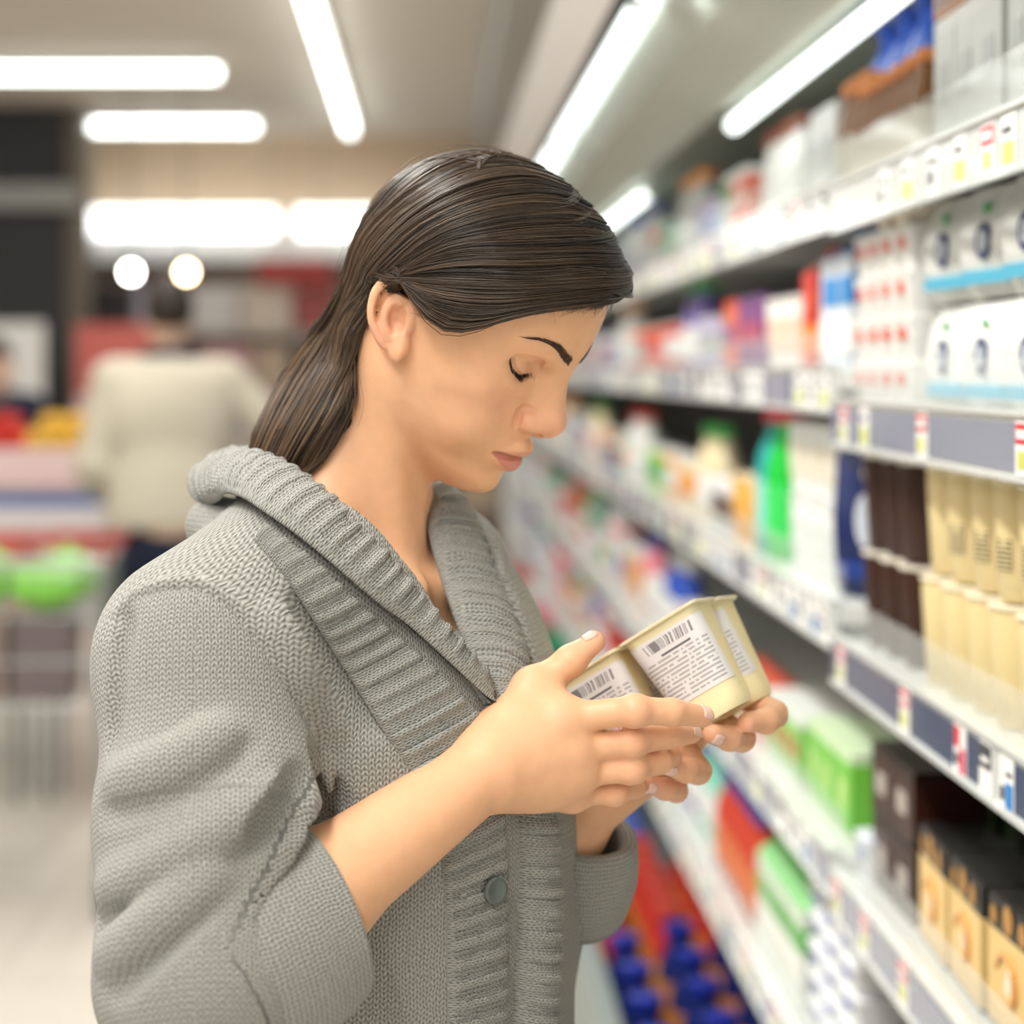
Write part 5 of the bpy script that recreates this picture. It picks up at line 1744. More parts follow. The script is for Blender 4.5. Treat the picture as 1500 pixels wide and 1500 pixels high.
M_HAIR = hair_material('brown_hair', (0.012, 0.0075, 0.005), (0.17, 0.105, 0.060), 0.38)
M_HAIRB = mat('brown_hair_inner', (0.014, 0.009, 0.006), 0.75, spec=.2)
M_BROW = mat('brow_hair', (0.075, 0.042, 0.025), 0.6)
M_LASH = mat('lash_hair', (0.010, 0.007, 0.006), 0.5)


def strands_mesh(name, paths, radii, tones=None, sides=3):
    """paths (n, k, 3) -> thin tapered tubes"""
    P = np.asarray(paths, float); n, k, _ = P.shape
    T = np.gradient(P, axis=1); T /= np.maximum(np.linalg.norm(T, axis=2, keepdims=True), 1e-9)
    ref = np.array([0.31, -0.87, 0.38])
    A = np.cross(T, ref); A /= np.maximum(np.linalg.norm(A, axis=2, keepdims=True), 1e-9)
    B = np.cross(T, A)
    rad = np.asarray(radii)[..., None, None] if np.ndim(radii) == 2 else np.asarray(radii)[None, :, None, None]
    ang = 2 * math.pi * np.arange(sides) / sides
    V = P[:, :, None] + rad * (A[:, :, None] * np.cos(ang)[None, None, :, None] + B[:, :, None] * np.sin(ang)[None, None, :, None])
    V = V.reshape(-1, 3)
    i, j, s = np.meshgrid(np.arange(n), np.arange(k - 1), np.arange(sides), indexing='ij')
    s2 = (s + 1) % sides; base = (i * k + j) * sides
    Q = np.stack([base + s, base + s2, base + sides + s2, base + sides + s], -1).reshape(-1, 4)
    m = fast_mesh(name, V, Q)
    if tones is not None:
        at = m.attributes.new('tone', 'FLOAT', 'POINT')
        at.data.foreach_set('value', np.repeat(np.asarray(tones, np.float32).reshape(-1), sides))
    return m


hairF = Field()
fn, c, r = ell((0.0050, 0, 0.046), (0.0970, 0.0835, 0.0905)); hairF.add(lambda P, fn=fn: fn(hl(P)), hw(c), r, .01)
fn, c, r = ell((0.044, 0, 0.080), (0.056, 0.066, 0.040)); hairF.add(lambda P, fn=fn: fn(hl(P)), hw(c), r, .02)

# guide strands as seen from the side: (pixels on the head), then hanging points with depth
GUIDES = [
    ([(905, 436), (850, 444), (790, 451), (740, 461), (698, 472), (660, 472), (630, 455), (608, 430), (596, 414)], [(570, 430, 1.438), (548, 490, 1.448), (526, 575, 1.443), (488, 650, 1.440), (452, 715, 1.450)]),
    ([(916, 420), (868, 432), (795, 440), (725, 447), (665, 442), (622, 430), (596, 412)], [(566, 425, 1.436), (545, 485, 1.446), (522, 570, 1.442), (485, 650, 1.438), (450, 715, 1.450)]),
    ([(913, 395), (855, 400), (775, 405), (695, 402), (625, 402), (578, 410)], [(546, 465, 1.436), (520, 530, 1.442), (495, 595, 1.427), (452, 665, 1.438), (425, 725, 1.455)]),
    ([(903, 350), (838, 352), (755, 355), (665, 362), (595, 397), (545, 465)], [(500, 555, 1.435), (455, 630, 1.435), (425, 685, 1.448), (405, 735, 1.460)]),
    ([(882, 312), (805, 303), (715, 311), (635, 342), (570, 397), (518, 475)], [(474, 560, 1.448), (430, 635, 1.448), (405, 685, 1.458), (390, 735, 1.470)]),
    ([(845, 277), (765, 265), (682, 280), (607, 322), (548, 385), (500, 465)], [(452, 560, 1.463), (408, 640, 1.460), (388, 690, 1.468), (375, 735, 1.480)]),
    ([(795, 244), (722, 236), (652, 252), (592, 292), (537, 352), (490, 440)], [(436, 550, 1.482), (392, 640, 1.472), (375, 690, 1.478), (362, 735, 1.490)]),
    ([(745, 226), (690, 224), (632, 241), (574, 284), (522, 347), (478, 432)], [(424, 548, 1.497), (380, 640, 1.485), (365, 690, 1.490), (352, 735, 1.500)]),
]
NK = 34


def build_guides():
    G = []
    for on, off in GUIDES:
        h = hairF.hit(np.array(on, float), 1.2, 1.62)
        h = hairF.project(h, 3, .004)
        q0 = hl(h[:1])[0]
        pre = hairF.project(hw(np.array([[q0[0] - a * .25, q0[1] + a, q0[2] + .003] for a in (0.046, 0.022)])), 5, .006)
        G.append(polyline(np.array(list(pre) + list(h) + [pt(*q) for q in off]), NK))
    for gi in range(len(G)):                 # keep the locks outside the head and the neck
        for _ in range(3):
            d = skin.ev(G[gi]); m = d < .0045
            if m.any(): G[gi][m] += skin.normal(G[gi][m]) * np.clip(.0045 - d[m], 0, .006)[:, None]
    # two more guides over the top, towards her left
    g6 = hl(G[-1])
    for dy in (.018, .036):
        g = g6.copy(); g[:, 1] += dy
        g = hw(g); n_ = 20
        g[:n_] = hairF.project(g[:n_], 6, .006)
        G.append(polyline(g, NK))
    return np.array(G)


def build_hair():
    G = build_guides()
    out = []; tones = []; rads = []
    ctr = HT + HR @ np.array([-.003, 0, .045])
    t = np.linspace(0, 1, NK)[None]
    def lay(Gs, n, lift, seed, rmin, rmax):
        R = np.random.default_rng(seed)
        ng = len(Gs); per = 14; ncl = n // per; N = ncl * per
        rep = lambda a: np.repeat(a, per, axis=0)[:, None]
        cw = rep(R.uniform(-.02, ng - 1, ncl)); ct = rep(np.clip(R.normal(0.36, 0.27, ncl), 0.03, 1)); cl = rep(R.uniform(0, 1, ncl))
        p0 = rep(R.uniform(0, 6.28, ncl)); p1 = rep(R.uniform(0, 6.28, ncl))
        w = cw + R.normal(0, .06, (N, 1)) + 0.12 * np.sin(t * 5 + p0) * t + R.normal(0, .05, (N, 1)) * t
        w = np.where(w < .25, w - np.abs(R.normal(0, .13, (N, 1))) * np.clip(t / .2, 0, 1), w)
        w = np.clip(w, -.6, ng - 1.001)
        i = np.maximum(np.floor(w), 0).astype(int); f = (w - i)[..., None]; k = np.arange(NK)[None]
        p = Gs[i, k] * (1 - f) + Gs[i + 1, k] * f
        nrm = p - ctr; nrm /= np.linalg.norm(nrm, axis=2, keepdims=True)
        lf = lift * (cl * .8 + R.uniform(-.25, .25, (N, 1))) + 0.0014 * np.sin(t * 9 + p1) - .004 * np.clip((.08 - t) / .08, 0, 1)
        p = p + nrm * lf[..., None] + R.normal(0, .0008, (N, 1, 3)) * (t[..., None] * 1.6)
        out.append(p)
        tones.append(np.clip((ct + R.normal(0, .09, (N, 1))) * (0.40 + 1.25 * t ** 1.2), 0, 1))
        rads.append(R.uniform(rmin, rmax, (N, 1)) * np.clip(np.minimum((1 - t) / .12, 1), .15, 1) * np.clip(.4 + t / .05, 0, 1))
    lay(G, 6000, .0055, 3, .00028, .00052)
    Gm = np.array([hw(hl(g) * np.array([1, -1, 1])) for g in G])
    Gm[:, -10:] = Gm[:, -10:] * .45 + G[:, -10:] * .55 + np.array([0, .025, 0])
    lay(Gm, 1600, .0055, 4, .0004, .0008)
    out = list(np.concatenate(out)); tones = list(np.concatenate(tones)); rads = list(np.concatenate(rads))
    # loose flyaway hairs over the crown and the forehead edge
    R = np.random.default_rng(9)
    for _ in range(300):
        w = R.uniform(0, len(G) - 1.01); i = int(w); f = w - i
        p = G[i] * (1 - f) + G[i + 1] * f
        a = R.integers(1, 24); L_ = R.integers(8, 16)
        seg = polyline(p[a:min(a + L_, NK)], NK)
        nrm = seg - (HT + HR @ np.array([-.003, 0, .045])); nrm /= np.linalg.norm(nrm, axis=1, keepdims=True)
        t = np.linspace(0, 1, NK)
        seg = seg + nrm * (.004 + R.uniform(.001, .008) * np.sin(t * math.pi) * R.uniform(.4, 1))[:, None] + (R.normal(0, .004, 3))[None] * t[:, None]
        out.append(seg); tones.append(np.full(NK, .35)); rads.append(np.full(NK, .00013))
    # fine short hairs hanging from the front edge onto the forehead and the temple
    paths = []
    for _ in range(330):
        if R.uniform(0, 1) < .5:
            x = R.uniform(790, 900); y0 = 438 + R.normal(0, 3)
            paths.append([(x, y0 - 8), (x - R.uniform(0, 12), y0 + R.uniform(3, 8)), (x - R.uniform(8, 34), y0 + R.uniform(8, 24))])
        else:
            x = R.uniform(625, 800); y0 = np.interp(x, [600, 650, 690, 735, 800], [440, 476, 480, 464, 448])
            paths.append([(x + 24, np.interp(x + 24, [600, 650, 690, 735, 830], [440, 472, 476, 460, 440])), (x, y0 + R.uniform(0, 5)), (x - R.uniform(14, 30), y0 + R.uniform(-4, 12) - (x < 665) * 12)])
    h = skin.hit(np.array(paths).reshape(-1, 2), 1.34, 1.56)
    h = (h + skin.normal(h) * .0010).reshape(-1, 3, 3)
    for q in h:
        out.append(polyline(q, NK)); tones.append(np.full(NK, .12)); rads.append(np.linspace(.00016, .00006, NK))
    m = strands_mesh('hair', np.array(out), np.array(rads), np.array(tones))
    return new_obj('hair', m, M_HAIR), G


def build_hair_base(G):
    """the dense mass of hair under the outer strands"""
    B = Field()
    zl = interp_smooth([-.12, -.065, -.046, -.038, -.030, -.015, .000, .015, .030, .042, .068, .082, .12], [-.12, -.07, .005, .036, .044, .046, .044, .042, .040, .044, .075, .085, .11])
    def cap(P):
        q = hl(P)
        d = hairF.ev(P) + .0062
        cut = (zl(q[:, 0]) - q[:, 2]) * .55
        return smax(d, cut, .006)
    B.add(cap, hw((0, 0, .04)), .135, .01)
    for i in range(len(G)):
        for gm in (0, 1):
            g = G[i][9:]
            if gm:
                g = hw(hl(g) * np.array([1, -1, 1])); g[-8:] = g[-8:] * .45 + G[i][-8:] * .55 + np.array([0, .025, 0])
            e = g + (HT + HR @ np.array([-.03, 0, .02]) - g) * 0.06 * np.linspace(1, .6, len(g))[:, None]
            e = e[::4]
            chain(B, list(e + np.array([0, .016 if not gm else 0, 0])), list(np.linspace(.006, .009, len(e))), .010)
    d, lo = B.grid((-0.20, 1.30, 1.40), (0.16, 1.68, 1.78), .0035)
    V, Q = surface_nets(d, lo, .0035)
    m = fast_mesh('hair_mass', V, Q)
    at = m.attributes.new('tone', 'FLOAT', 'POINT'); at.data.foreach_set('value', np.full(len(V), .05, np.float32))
    return new_obj('hair_mass', m, M_HAIRB)


def build_brow(s):
    R = np.random.default_rng(20 + s)
    top = [(.0095, .0375), (.020, .0424), (.0360, .0496), (.046, .0498), (.0555, .0462)]
    bot = [(.0105, .0332), (.021, .0378), (.0360, .0466), (.046, .0478), (.0555, .0456)]
    T = polyline(top, 60); Bt = polyline(bot, 60)
    P = []; 
    for _ in range(260):
        u = R.uniform(0, 1) ** 1.05; v = R.uniform(0, 1); i = int(u * 52)
        a = T[i] * v + Bt[i] * (1 - v)
        dirn = (T[i + 6] + Bt[i + 6]) / 2 - (T[i] + Bt[i]) / 2
        L_ = R.uniform(.9, 1.6)
        upw = (0.0030 * (1 - u) * (0.4 + v) - .0012 * v)
        P.append([(s * a[0], a[1]), (s * (a[0] + dirn[0] * L_ * .5), a[1] + dirn[1] * L_ * .5 + upw * .6), (s * (a[0] + dirn[0] * L_), a[1] + dirn[1] * L_ + upw)])
    P = np.array(P); q = surf_x(P.reshape(-1, 2)).reshape(P.shape[0], 3, 3)
    q[:, 0, 0] += .0000; q[:, 1, 0] += .0009; q[:, 2, 0] += .0007
    W_ = hw(q.reshape(-1, 3)).reshape(-1, 3, 3)
    paths = np.array([polyline(p, 6) for p in W_])
    return new_obj('eyebrow', strands_mesh('eyebrow', paths, np.array([.00024, .00026, .00024, .0002, .00014, .00005])), M_BROW)


def build_lashes(s):
    R = np.random.default_rng(30 + s)
    L_ = surf_x(polyline([(s * y, z + .0004) for y, z in LASH], 60))
    ctr = np.array([.055, s * .032, .022])
    P = []
    for _ in range(105):
        i = R.integers(2, 58); u = i / 59
        a = L_[i] + np.array([-.0003, 0, 0])
        n = a - ctr; n /= np.linalg.norm(n)
        ln = R.uniform(.0055, .0085) * (1.0 - .30 * u)
        outw = np.array([.55, s * (0.55 - 0.5 * u), -.80]) + n * .25
        outw /= np.linalg.norm(outw)
        b = a + outw * ln * .55
        c = a + outw * ln + np.array([.0010, 0, .0014])
        P.append(polyline(np.array([a, b, c]), 6))
    W_ = hw(np.array(P).reshape(-1, 3)).reshape(-1, 6, 3)
    o = new_obj('eyelashes', strands_mesh('eyelashes', W_, np.array([.00027, .00026, .00022, .00017, .00011, .00004])), M_LASH)
    # the dark lash line itself
    return o
hair, G_ = build_hair()
hair_mass = build_hair_base(G_)
for o in (hair, hair_mass): keep(o)
hair['label'] = 'long dark brown hair tucked behind the ear'
for s in (-1, 1):
    keep(build_brow(s)); keep(build_lashes(s))
print('hair', _t.time() - _t0)
# ------------------------------------------------------------------ other shoppers (seen out of focus) and her trousers and shoes
M_SKIN2 = mat('far_skin', (.62, .40, .29), .55)


def loc_keep(o, r):
    o.parent = r; o.matrix_parent_inverse = Matrix.Translation(-Vector(r.location)); return o


def mesh_field(F, lo, hi, h, name, m):
    d, l0 = F.grid(lo, hi, h)
    V, Q = surface_nets(d, l0, h)
    return new_obj(name, fast_mesh(name, V, Q), m)


def legs(r, hip, yaw, m_tr, m_shoe, hipw=.095, hz=.92, zt=1.0):
    f = np.array([math.cos(yaw), math.sin(yaw), 0]); l = np.array([-math.sin(yaw), math.cos(yaw), 0])
    F = Field()
    c0 = np.array([hip[0], hip[1], 0])
    fn, c, rr = ell(c0 + [0, 0, hz], (.125, .165, .12), np.stack([f, l, [0, 0, 1]], 1)); F.add(fn, c, rr, .02)
    for s in (-1, 1):
        h_ = c0 + l * s * hipw + [0, 0, hz - .05]; k = c0 + l * s * (hipw + .01) + f * .02 + [0, 0, .50]; a = c0 + l * s * (hipw + .01) - f * .01 + [0, 0, .07]
        chain(F, [h_, k, a], [.088, .066, .056], .02)
    o = mesh_field(F, (c0[0] - .3, c0[1] - .3, .03), (c0[0] + .3, c0[1] + .3, zt + .06), .009, 'trousers', m_tr); loc_keep(o, r)
    for s in (-1, 1):
        S = Field(); b = c0 + l * s * (hipw + .01)
        chain(S, [b - f * .05 + [0, 0, .046], b + f * .06 + [0, 0, .044], b + f * .16 + [0, 0, .034]], [.042, .044, .032], .02)
        fl = Field(); fl.ops = list(S.ops)
        d, l0 = S.grid(b - [.3, .3, .03], b + [.3, .3, .15], .006)
        zz = l0[2] + .006 * np.arange(d.shape[2])
        d = np.maximum(d, (.001 - zz)[None, None, :]).astype(np.float32)
        V, Q = surface_nets(d, l0, .006)
        loc_keep(new_obj('shoe', fast_mesh('shoe', V, Q), m_shoe), r)


def shopper(name, x, y, yaw, coat, trousers, hairc, label, lean=0.06, h=1.78, arms=None, coat_len=.80, hood=None):
    """a clothed standing figure; yaw = where it faces; arms = [(elbow, hand)] offsets (forward, left, z)"""
    r = empty(name, (x, y, 0)); tag(r, label, 'person')
    f = np.array([math.cos(yaw), math.sin(yaw), 0]); l = np.array([-math.sin(yaw), math.cos(yaw), 0]); c = np.array([x, y, 0])
    R3 = np.stack([f, l, [0, 0, 1]], 1)
    k = h / 1.78
    def at(a, b, z): return c + f * a + l * b + np.array([0, 0, z * k])
    sh = [at(lean, s * .185, 1.45) for s in (-1, 1)]
    B = Field()
    hc = at(lean + .05, 0, 1.66)
    fn, cc, rr = ell(hc, (.098, .075, .118), R3); B.add(fn, cc, rr, .02)
    fn, cc, rr = ell(hc + f * .03 + np.array([0, 0, -.055]), (.065, .056, .06), R3); B.add(fn, cc, rr, .03)
    fn, cc, rr = ell(hc + f * .098 + np.array([0, 0, -.02]), (.018, .012, .02), R3); B.add(fn, cc, rr, .015)
    for s in (-1, 1):
        fn, cc, rr = ell(hc + l * s * .076 + np.array([0, 0, -.02]), (.016, .008, .03), R3); B.add(fn, cc, rr, .008)
    chain(B, [hc + np.array([0, 0, -.06]), at(lean, 0, 1.42)], [.056, .062], .03)
    fn, cc, rr = ell(at(lean * .6, 0, 1.22), (.10, .16, .24), R3); B.add(fn, cc, rr, .03)
    chain(B, [at(0, 0, 1.0), at(0, .09, .80)], [.11, .07], .04); chain(B, [at(0, 0, 1.0), at(0, -.09, .80)], [.11, .07], .04)
    for s in (-1, 1): chain(B, [at(0, s * .09, .85), at(0, s * .10, .1)], [.07, .04], .02)
    arms = arms or [((.02, -.26, 1.18), (.14, -.24, .95)), ((.02, .26, 1.18), (.14, .24, .95))]
    for s, (e, w) in zip(sh, arms):
        E_, W_ = at(*e), at(*w)
        chain(B, [s, E_, W_], [.05, .042, .028], .02)
        hd = (W_ - E_) / np.linalg.norm(W_ - E_); sd = np.cross(hd, [0, 0, 1]); sd /= np.linalg.norm(sd)
        fn, cc, rr = rcone(W_, W_ + hd * .07, .028, .032); B.add(fn, cc, rr, .02)
        for q in range(4):
            o_ = (q - 1.5) * .019
            chain(B, [W_ + hd * .08 + sd * o_, W_ + hd * (.13 + .008 * (q in (1, 2))) + sd * o_ - np.array([0, 0, .01]), W_ + hd * (.155 + .01 * (q in (1, 2))) + sd * o_ - np.array([0, 0, .03])], [.010, .009, .007], .005)
        chain(B, [W_ + hd * .02, W_ + hd * .07 + sd * .045 - np.array([0, 0, .01])], [.014, .010], .01)
    lo = (x - .6, y - .6, .02); hi = (x + .6, y + .6, 1.9 * k)
    loc_keep(mesh_field(B, lo, hi, .012, 'body', M_SKIN2), r)
    C = Field()
    for z, a, b_, hh in ((1.28, .135, .215, .24), (1.05, .14, .215, .26), (1.05 - (coat_len - .72), .15, .22, .22)):
        fn, cc, rr = ell(at(lean * (z - .8), 0, z), (a, b_, hh), R3); C.add(fn, cc, rr, .03)
    chain(C, [at(lean, 0, 1.46), sh[0] + np.array([0, 0, -.02])], [.075, .078], .05); chain(C, [at(lean, 0, 1.46), sh[1] + np.array([0, 0, -.02])], [.075, .078], .05)
    for s, (e, w) in zip(sh, arms):
        chain(C, [s + np.array([0, 0, -.02]), at(*e), at(*e) + (at(*w) - at(*e)) * .82], [.080, .068, .050], .03)
    fn, cc, rr = rcone(at(lean + .01, 0, 1.46), at(lean + .03, 0, 1.60), .05, .085); C.add(fn, cc, rr, .01, 's')
    d, l0 = C.grid(lo, hi, .012)
    zz = l0[2] + .012 * np.arange(d.shape[2]); zc = (1.90 - coat_len - .12) * k
    d = np.maximum(d, (zc - zz)[None, None, :]).astype(np.float32)
    V, Q = surface_nets(d, l0, .012)
    loc_keep(new_obj('coat', fast_mesh('coat', V, Q), coat), r)
    if hood is not None:
        t = MB()
        pts = [at(lean + .015 + .075 * math.cos(a), .082 * math.sin(a), 1.505 - .02 * math.cos(a)) for a in np.linspace(0, 2 * math.pi, 20)]
        loc_keep(new_obj('collar', MB().tube(pts, .030, 8, cap=False).mesh('collar', [hood], True)), r)
    Hh = Field()
    fn, cc, rr = ell(hc + np.array([0, 0, .022]) - f * .010, (.108, .084, .110), R3); Hh.add(fn, cc, rr, .01)
    fn, cc, rr = ell(hc + f * .105 + np.array([0, 0, -.065]), (.085, .11, .085), R3); Hh.add(fn, cc, rr, .02, 's')
    fn, cc, rr = ell(hc + f * .01 + np.array([0, 0, -.13]), (.10, .10, .062), R3); Hh.add(fn, cc, rr, .02, 's')
    loc_keep(mesh_field(Hh, hc - .2, hc + .2, .010, 'hair', hairc), r)
    legs(r, (x, y), yaw, trousers, pm('#24211f', .5), hz=.90 * k, zt=1.0)
    return r


M_COATC = mat('cream_coat', srgb('#bdb6a6'), .85, noise=.06, nscale=14)
M_NAVY = mat('navy_cloth', srgb('#141c33'), .9, noise=.1, nscale=30)
M_BLK = mat('black_cloth', srgb('#1c1c22'), .9, noise=.1, nscale=30)
M_MAR = mat('maroon_cloth', srgb('#5a2330'), .9, noise=.1, nscale=30)
M_DHAIR = mat('dark_hair', srgb('#2a211b'), .6, noise=.2, nscale=60)
p_ = pt(252, 540, 6.6)
shopper('person', p_[0], 6.6, math.radians(100), M_COATC, M_NAVY, M_DHAIR, 'shopper seen from behind in a cream coat and navy trousers', lean=.16, h=1.88,
        arms=[((.12, -.40, 1.24), (.38, -.26, 1.20)), ((.10, .25, 1.16), (.30, .20, 1.06))], coat_len=.80, hood=M_NAVY)
p_ = pt(-18, 540, 9.4)
shopper('person', p_[0], 9.4, math.radians(-60), M_NAVY, M_BLK, M_DHAIR, 'shopper in dark navy clothes cut by the left edge', h=1.70)
p_ = pt(432, 540, 9.6)
shopper('person', p_[0], 9.6, math.radians(60), M_MAR, M_BLK, M_DHAIR, 'shopper in a maroon coat half hidden behind the long hair', h=1.70)
legs(woman, (NB[0] + .01, NB[1] - .005), math.radians(-34), mat('blue_jeans', srgb('#2d3a52'), .9, noise=.12, nscale=60), pm('#3a3330', .5), zt=.98)
# ------------------------------------------------------------------ fingernails
M_NAIL = mat('nail', (.86, .56, .46), .22, coat=.4)


def nail(tip, prev, out, w=.0052, l=.0105, lift=None):
    """small curved plate on the back of a finger end"""
    tip = np.asarray(tip); prev = np.asarray(prev); ax = tip - prev; ax /= np.linalg.norm(ax)
    out = np.asarray(out, float); out = out - ax * (out @ ax); out /= np.linalg.norm(out); sd = np.cross(ax, out)
    c = tip - ax * .0005
    G = []
    n, m = 7, 7
    for i in range(n):
        u = -1 + 2 * i / (n - 1)
        for j in range(m):
            v = -1 + 2 * j / (m - 1)
            ww = w * (1 - .12 * v * v) * (1 if v < .6 else 1 - (v - .6) * .5)
            G.append(c + sd * u * ww + ax * v * l / 2 + out * .02)
    G = np.array(G)
    D = -np.tile(out, (len(G), 1)); P = G.copy()
    for _ in range(25):
        d = skin.ev(P); P += D * np.clip(d, -.002, .004)[:, None] * .8
    hgt = (P - c) @ out; top = np.sort(hgt)[-6:].mean(); P += out * np.maximum(top - .0042 - hgt, 0)[:, None]
    P = P + out * .0004
    B = P - out * .0009
    Q = [(i * m + j, (i + 1) * m + j, (i + 1) * m + j + 1, i * m + j + 1) for i in range(n - 1) for j in range(m - 1)]
    Q = np.array(Q); o = new_obj('fingernail', fast_mesh('fingernail', P, Q), M_NAIL)
    s = o.modifiers.new('thickness', 'SOLIDIFY'); s.thickness = .0006; s.offset = 0
    o.parent = body; return o


for nm, out in (('index', (.1, -.75, .62)), ('middle', (.1, -.8, .5)), ('ring', (.1, -.8, .5))):
    q = rh[nm]; nail(pt(*q[3]), pt(*q[2]), out)
nail(thumb[3], thumb[2], (-.40, -.25, .86), .0056, .011)
for nm in ('middle', 'ring', 'pinky'):
    q = lh[nm]; nail(pt(*q[3]), pt(*q[2]), (-.35, -.90, -.05), .0050, .0095)
# ------------------------------------------------------------------ the four-cup dessert pack in her hands
def label_material():
    """white paper label printed with a bar code and lines of small text; lives in the label's own UV-like object space"""
    m = bpy.data.materials.new('printed_label'); m.use_nodes = True
    nt = m.node_tree; L = nt.links; b = nt.nodes['Principled BSDF']; b.inputs['Roughness'].default_value = .45
    uv = nt.nodes.new('ShaderNodeUVMap'); uv.uv_map = 'print'
    sp = nt.nodes.new('ShaderNodeSeparateXYZ'); L.new(uv.outputs[0], sp.inputs[0])
    u, v = sp.outputs[0], sp.outputs[1]
    def mth(op, a, c=None, c2=None, cl=False):
        n = nt.nodes.new('ShaderNodeMath'); n.operation = op; n.use_clamp = cl
        for i, q in enumerate((a, c, c2)):
            if q is None: continue
            if isinstance(q, (int, float)): n.inputs[i].default_value = q
            else: L.new(q, n.inputs[i])
        return n.outputs[0]
    def band(x, lo, hi):
        return mth('MULTIPLY', mth('GREATER_THAN', x, lo), mth('LESS_THAN', x, hi))
    def noise1(x, y, sx, sy):
        cb = nt.nodes.new('ShaderNodeCombineXYZ'); L.new(mth('MULTIPLY', x, sx), cb.inputs[0]); L.new(mth('MULTIPLY', y, sy), cb.inputs[1])
        w = nt.nodes.new('ShaderNodeTexWhiteNoise'); w.noise_dimensions = '2D'
        vf = nt.nodes.new('ShaderNodeVectorMath'); vf.operation = 'FLOOR'; L.new(cb.outputs[0], vf.inputs[0]); L.new(vf.outputs[0], w.inputs['Vector'])
        return w.outputs['Value']
    bars = mth('MULTIPLY', mth('GREATER_THAN', noise1(u, v, 90, 0), 0.5), mth('MULTIPLY', band(u, .22, .82), band(v, .80, .95)))
    rows = mth('LESS_THAN', mth('FRACT', mth('MULTIPLY', v, 17)), 0.45)
    words = mth('GREATER_THAN', noise1(u, v, 34, 17), 0.22)
    text = mth('MULTIPLY', mth('MULTIPLY', rows, words), mth('MULTIPLY', band(u, .08, .92), band(v, .06, .70)))
    head = mth('MULTIPLY', mth('MULTIPLY', mth('LESS_THAN', mth('FRACT', mth('MULTIPLY', v, 17)), 0.5), mth('GREATER_THAN', noise1(u, v, 20, 17), 0.2)), mth('MULTIPLY', band(u, .35, .75), band(v, .70, .765)))
    ink = mth('MAXIMUM', mth('MULTIPLY', bars, .8), mth('MAXIMUM', mth('MULTIPLY', text, .55), head), None, True)
    mx = nt.nodes.new('ShaderNodeMix'); mx.data_type = 'RGBA'
    mx.inputs[6].default_value = (.80, .78, .77, 1); mx.inputs[7].default_value = (.10, .09, .11, 1)
    L.new(ink, mx.inputs[0]); L.new(mx.outputs[2], b.inputs['Base Color'])
    return m


M_CUSTARD = mat('cream_plastic', (0.97, 0.84, 0.52), .30, spec=.5, coat=.2)
M_CUSTARD.node_tree.nodes['Principled BSDF'].inputs['Subsurface Weight'].default_value = .35
M_CUSTARD.node_tree.nodes['Principled BSDF'].inputs['Subsurface Radius'].default_value = (.012, .009, .004)
M_CUSTARD.node_tree.nodes['Principled BSDF'].inputs['Subsurface Scale'].default_value = 1.0
M_LID = mat('cream_foil_lid', (0.96, 0.85, 0.60), .35)
M_PRINT = label_material()

EA = np.array([-.787, .283, -.547]); EB = np.array([.388, .918, -.082]); EB -= EA * (EA @ EB) / (EA @ EA); EA /= np.linalg.norm(EA); EB /= np.linalg.norm(EB)
ECX = np.cross(EA, EB)                       # from the lid towards the cup bottoms
PK0 = pt(1017, 877, 1.430)                   # lid corner up front
CW, CD, CH = 0.0700, 0.0670, 0.0800


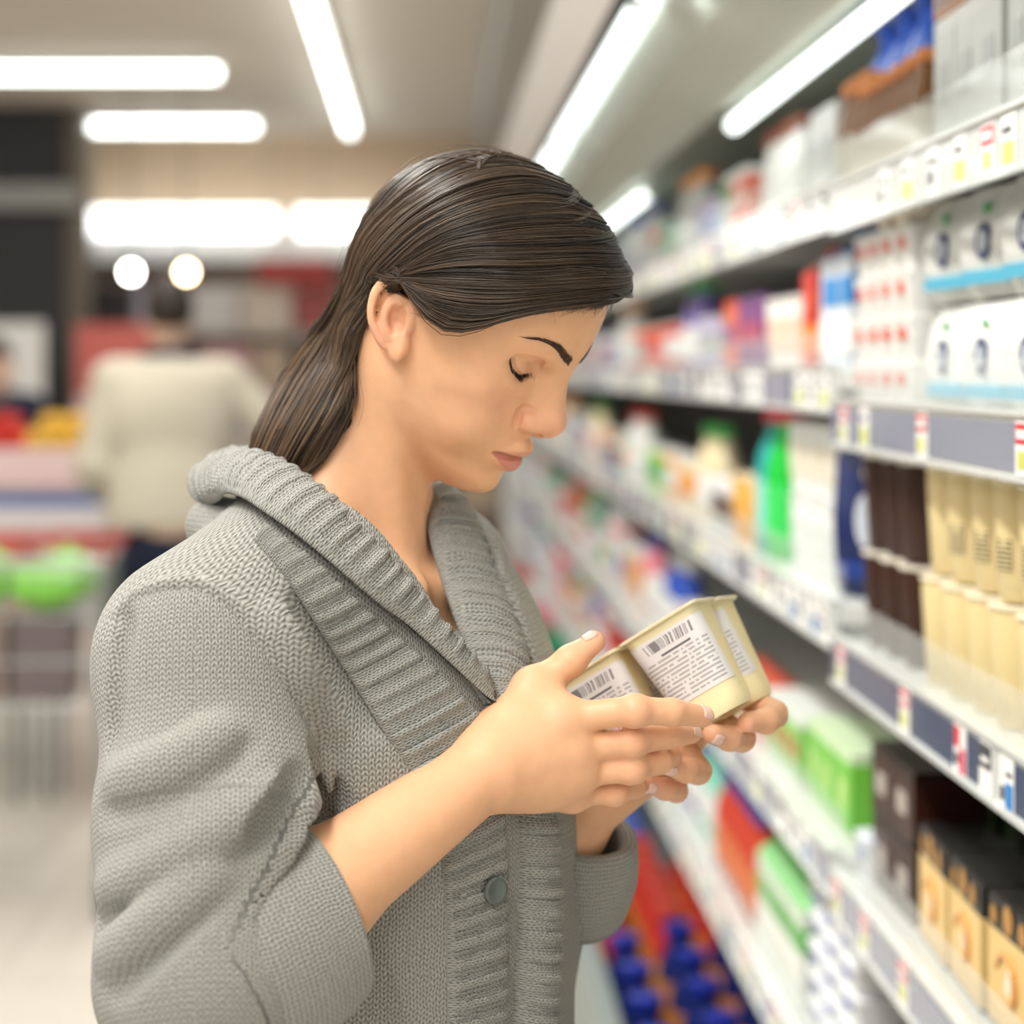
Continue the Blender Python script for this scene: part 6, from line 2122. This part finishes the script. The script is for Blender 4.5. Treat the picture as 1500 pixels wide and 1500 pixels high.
def build_pack():
    root = empty('dessert_pack')
    root.matrix_world = Matrix(((EA[0], EB[0], ECX[0], PK0[0]), (EA[1], EB[1], ECX[1], PK0[1]), (EA[2], EB[2], ECX[2], PK0[2]), (0, 0, 0, 1)))
    tag(root, 'four-cup pack of cream coloured desserts held in her hands', 'dessert pack')
    hx, hy = CW / 2 - .0008, CD / 2 - .0008
    # one cup (local: x along EA, y along EB, z towards the bottom)
    cup = MB()
    secs = []
    for z, k, r in ((.0004, 1.0, .006), (.0016, 1.0, .006), (.0018, .90, .008), (.006, .885, .010), (.040, .80, .013), (.070, .735, .016), (.0765, .70, .017), (.0795, .64, .016)):
        secs.append([(x, y, z) for x, y in rsq(hx * k, hy * k, r)])
    secs.append([(x, y, CH - .0005) for x, y in rsq(hx * .60, hy * .60, .015)])
    secs.append([(x, y, CH - .0030) for x, y in rsq(hx * .54, hy * .54, .014)])
    loft(cup, secs)
    cm = cup.mesh('cup', [M_CUSTARD], True)
    # label wraps the side that faces -y and +-x
    lab = MB()
    out_t = rsq(hx * .889, hy * .889, .0103, 6); out_b = rsq(hx * .765, hy * .765, .0150, 6)
    # points with y<=0 side first: order of rsq is +x+y, -x+y, -x-y, +x-y
    idx = list(range(12, 24))
    vs = []; uvs = []
    nz = 6
    for j in range(nz):
        t = j / (nz - 1); z = .0075 + t * .052
        for q, i in enumerate(idx):
            k = (z - .006) / (.057 - .006)
            x = out_t[i][0] * (1 - k) + out_b[i][0] * k; y = out_t[i][1] * (1 - k) + out_b[i][1] * k
            rr = math.hypot(x, y); vs.append((x * (1 + .0006 / rr), y * (1 + .0006 / rr), z)); 
    ax_ = np.concatenate([[0], np.cumsum([math.hypot(vs[i + 1][0] - vs[i][0], vs[i + 1][1] - vs[i][1]) for i in range(11)])]); ax_ /= ax_[-1]
    fs = []; fuv = []
    for j in range(nz - 1):
        for i in range(11):
            a = j * 12 + i
            fs.append((a, a + 1, a + 13, a + 12))
            for d_ in ((i, j), (i + 1, j), (i + 1, j + 1), (i, j + 1)):
                fuv.append((1 - ax_[d_[0]], 1 - d_[1] / (nz - 1)))
    lm = bpy.data.meshes.new('label'); lm.from_pydata(vs, [], fs); lm.materials.append(M_PRINT)
    ul = lm.uv_layers.new(name='print'); ul.data.foreach_set('uv', np.array(fuv, np.float32).ravel())
    lm.polygons.foreach_set('use_smooth', [True] * len(lm.polygons))
    lid_mb = MB(); lid_mb.add([(x, y, z) for z in (-.0006, .0005) for x, y in rsq(hx, hy, .006)], [], 0)
    n = 24
    lid_mb.f = [tuple(range(n - 1, -1, -1)), tuple(range(n, 2 * n))] + [(i, (i + 1) % n, n + (i + 1) % n, n + i) for i in range(n)]; lid_mb.mi = [0] * len(lid_mb.f)
    lidm = lid_mb.mesh('lid', [M_LID])
    for ia in range(2):
        for ib in range(2):
            c = (CW * (ia + .5), CD * (ib + .5), 0)
            for nm, me in (('cup', cm), ('lid', lidm)):
                o = new_obj(nm, me, None, root); o.location = c
                if nm == 'cup': cup_o = o
            o = new_obj('label', lm, None, cup_o)
    return root


build_pack()
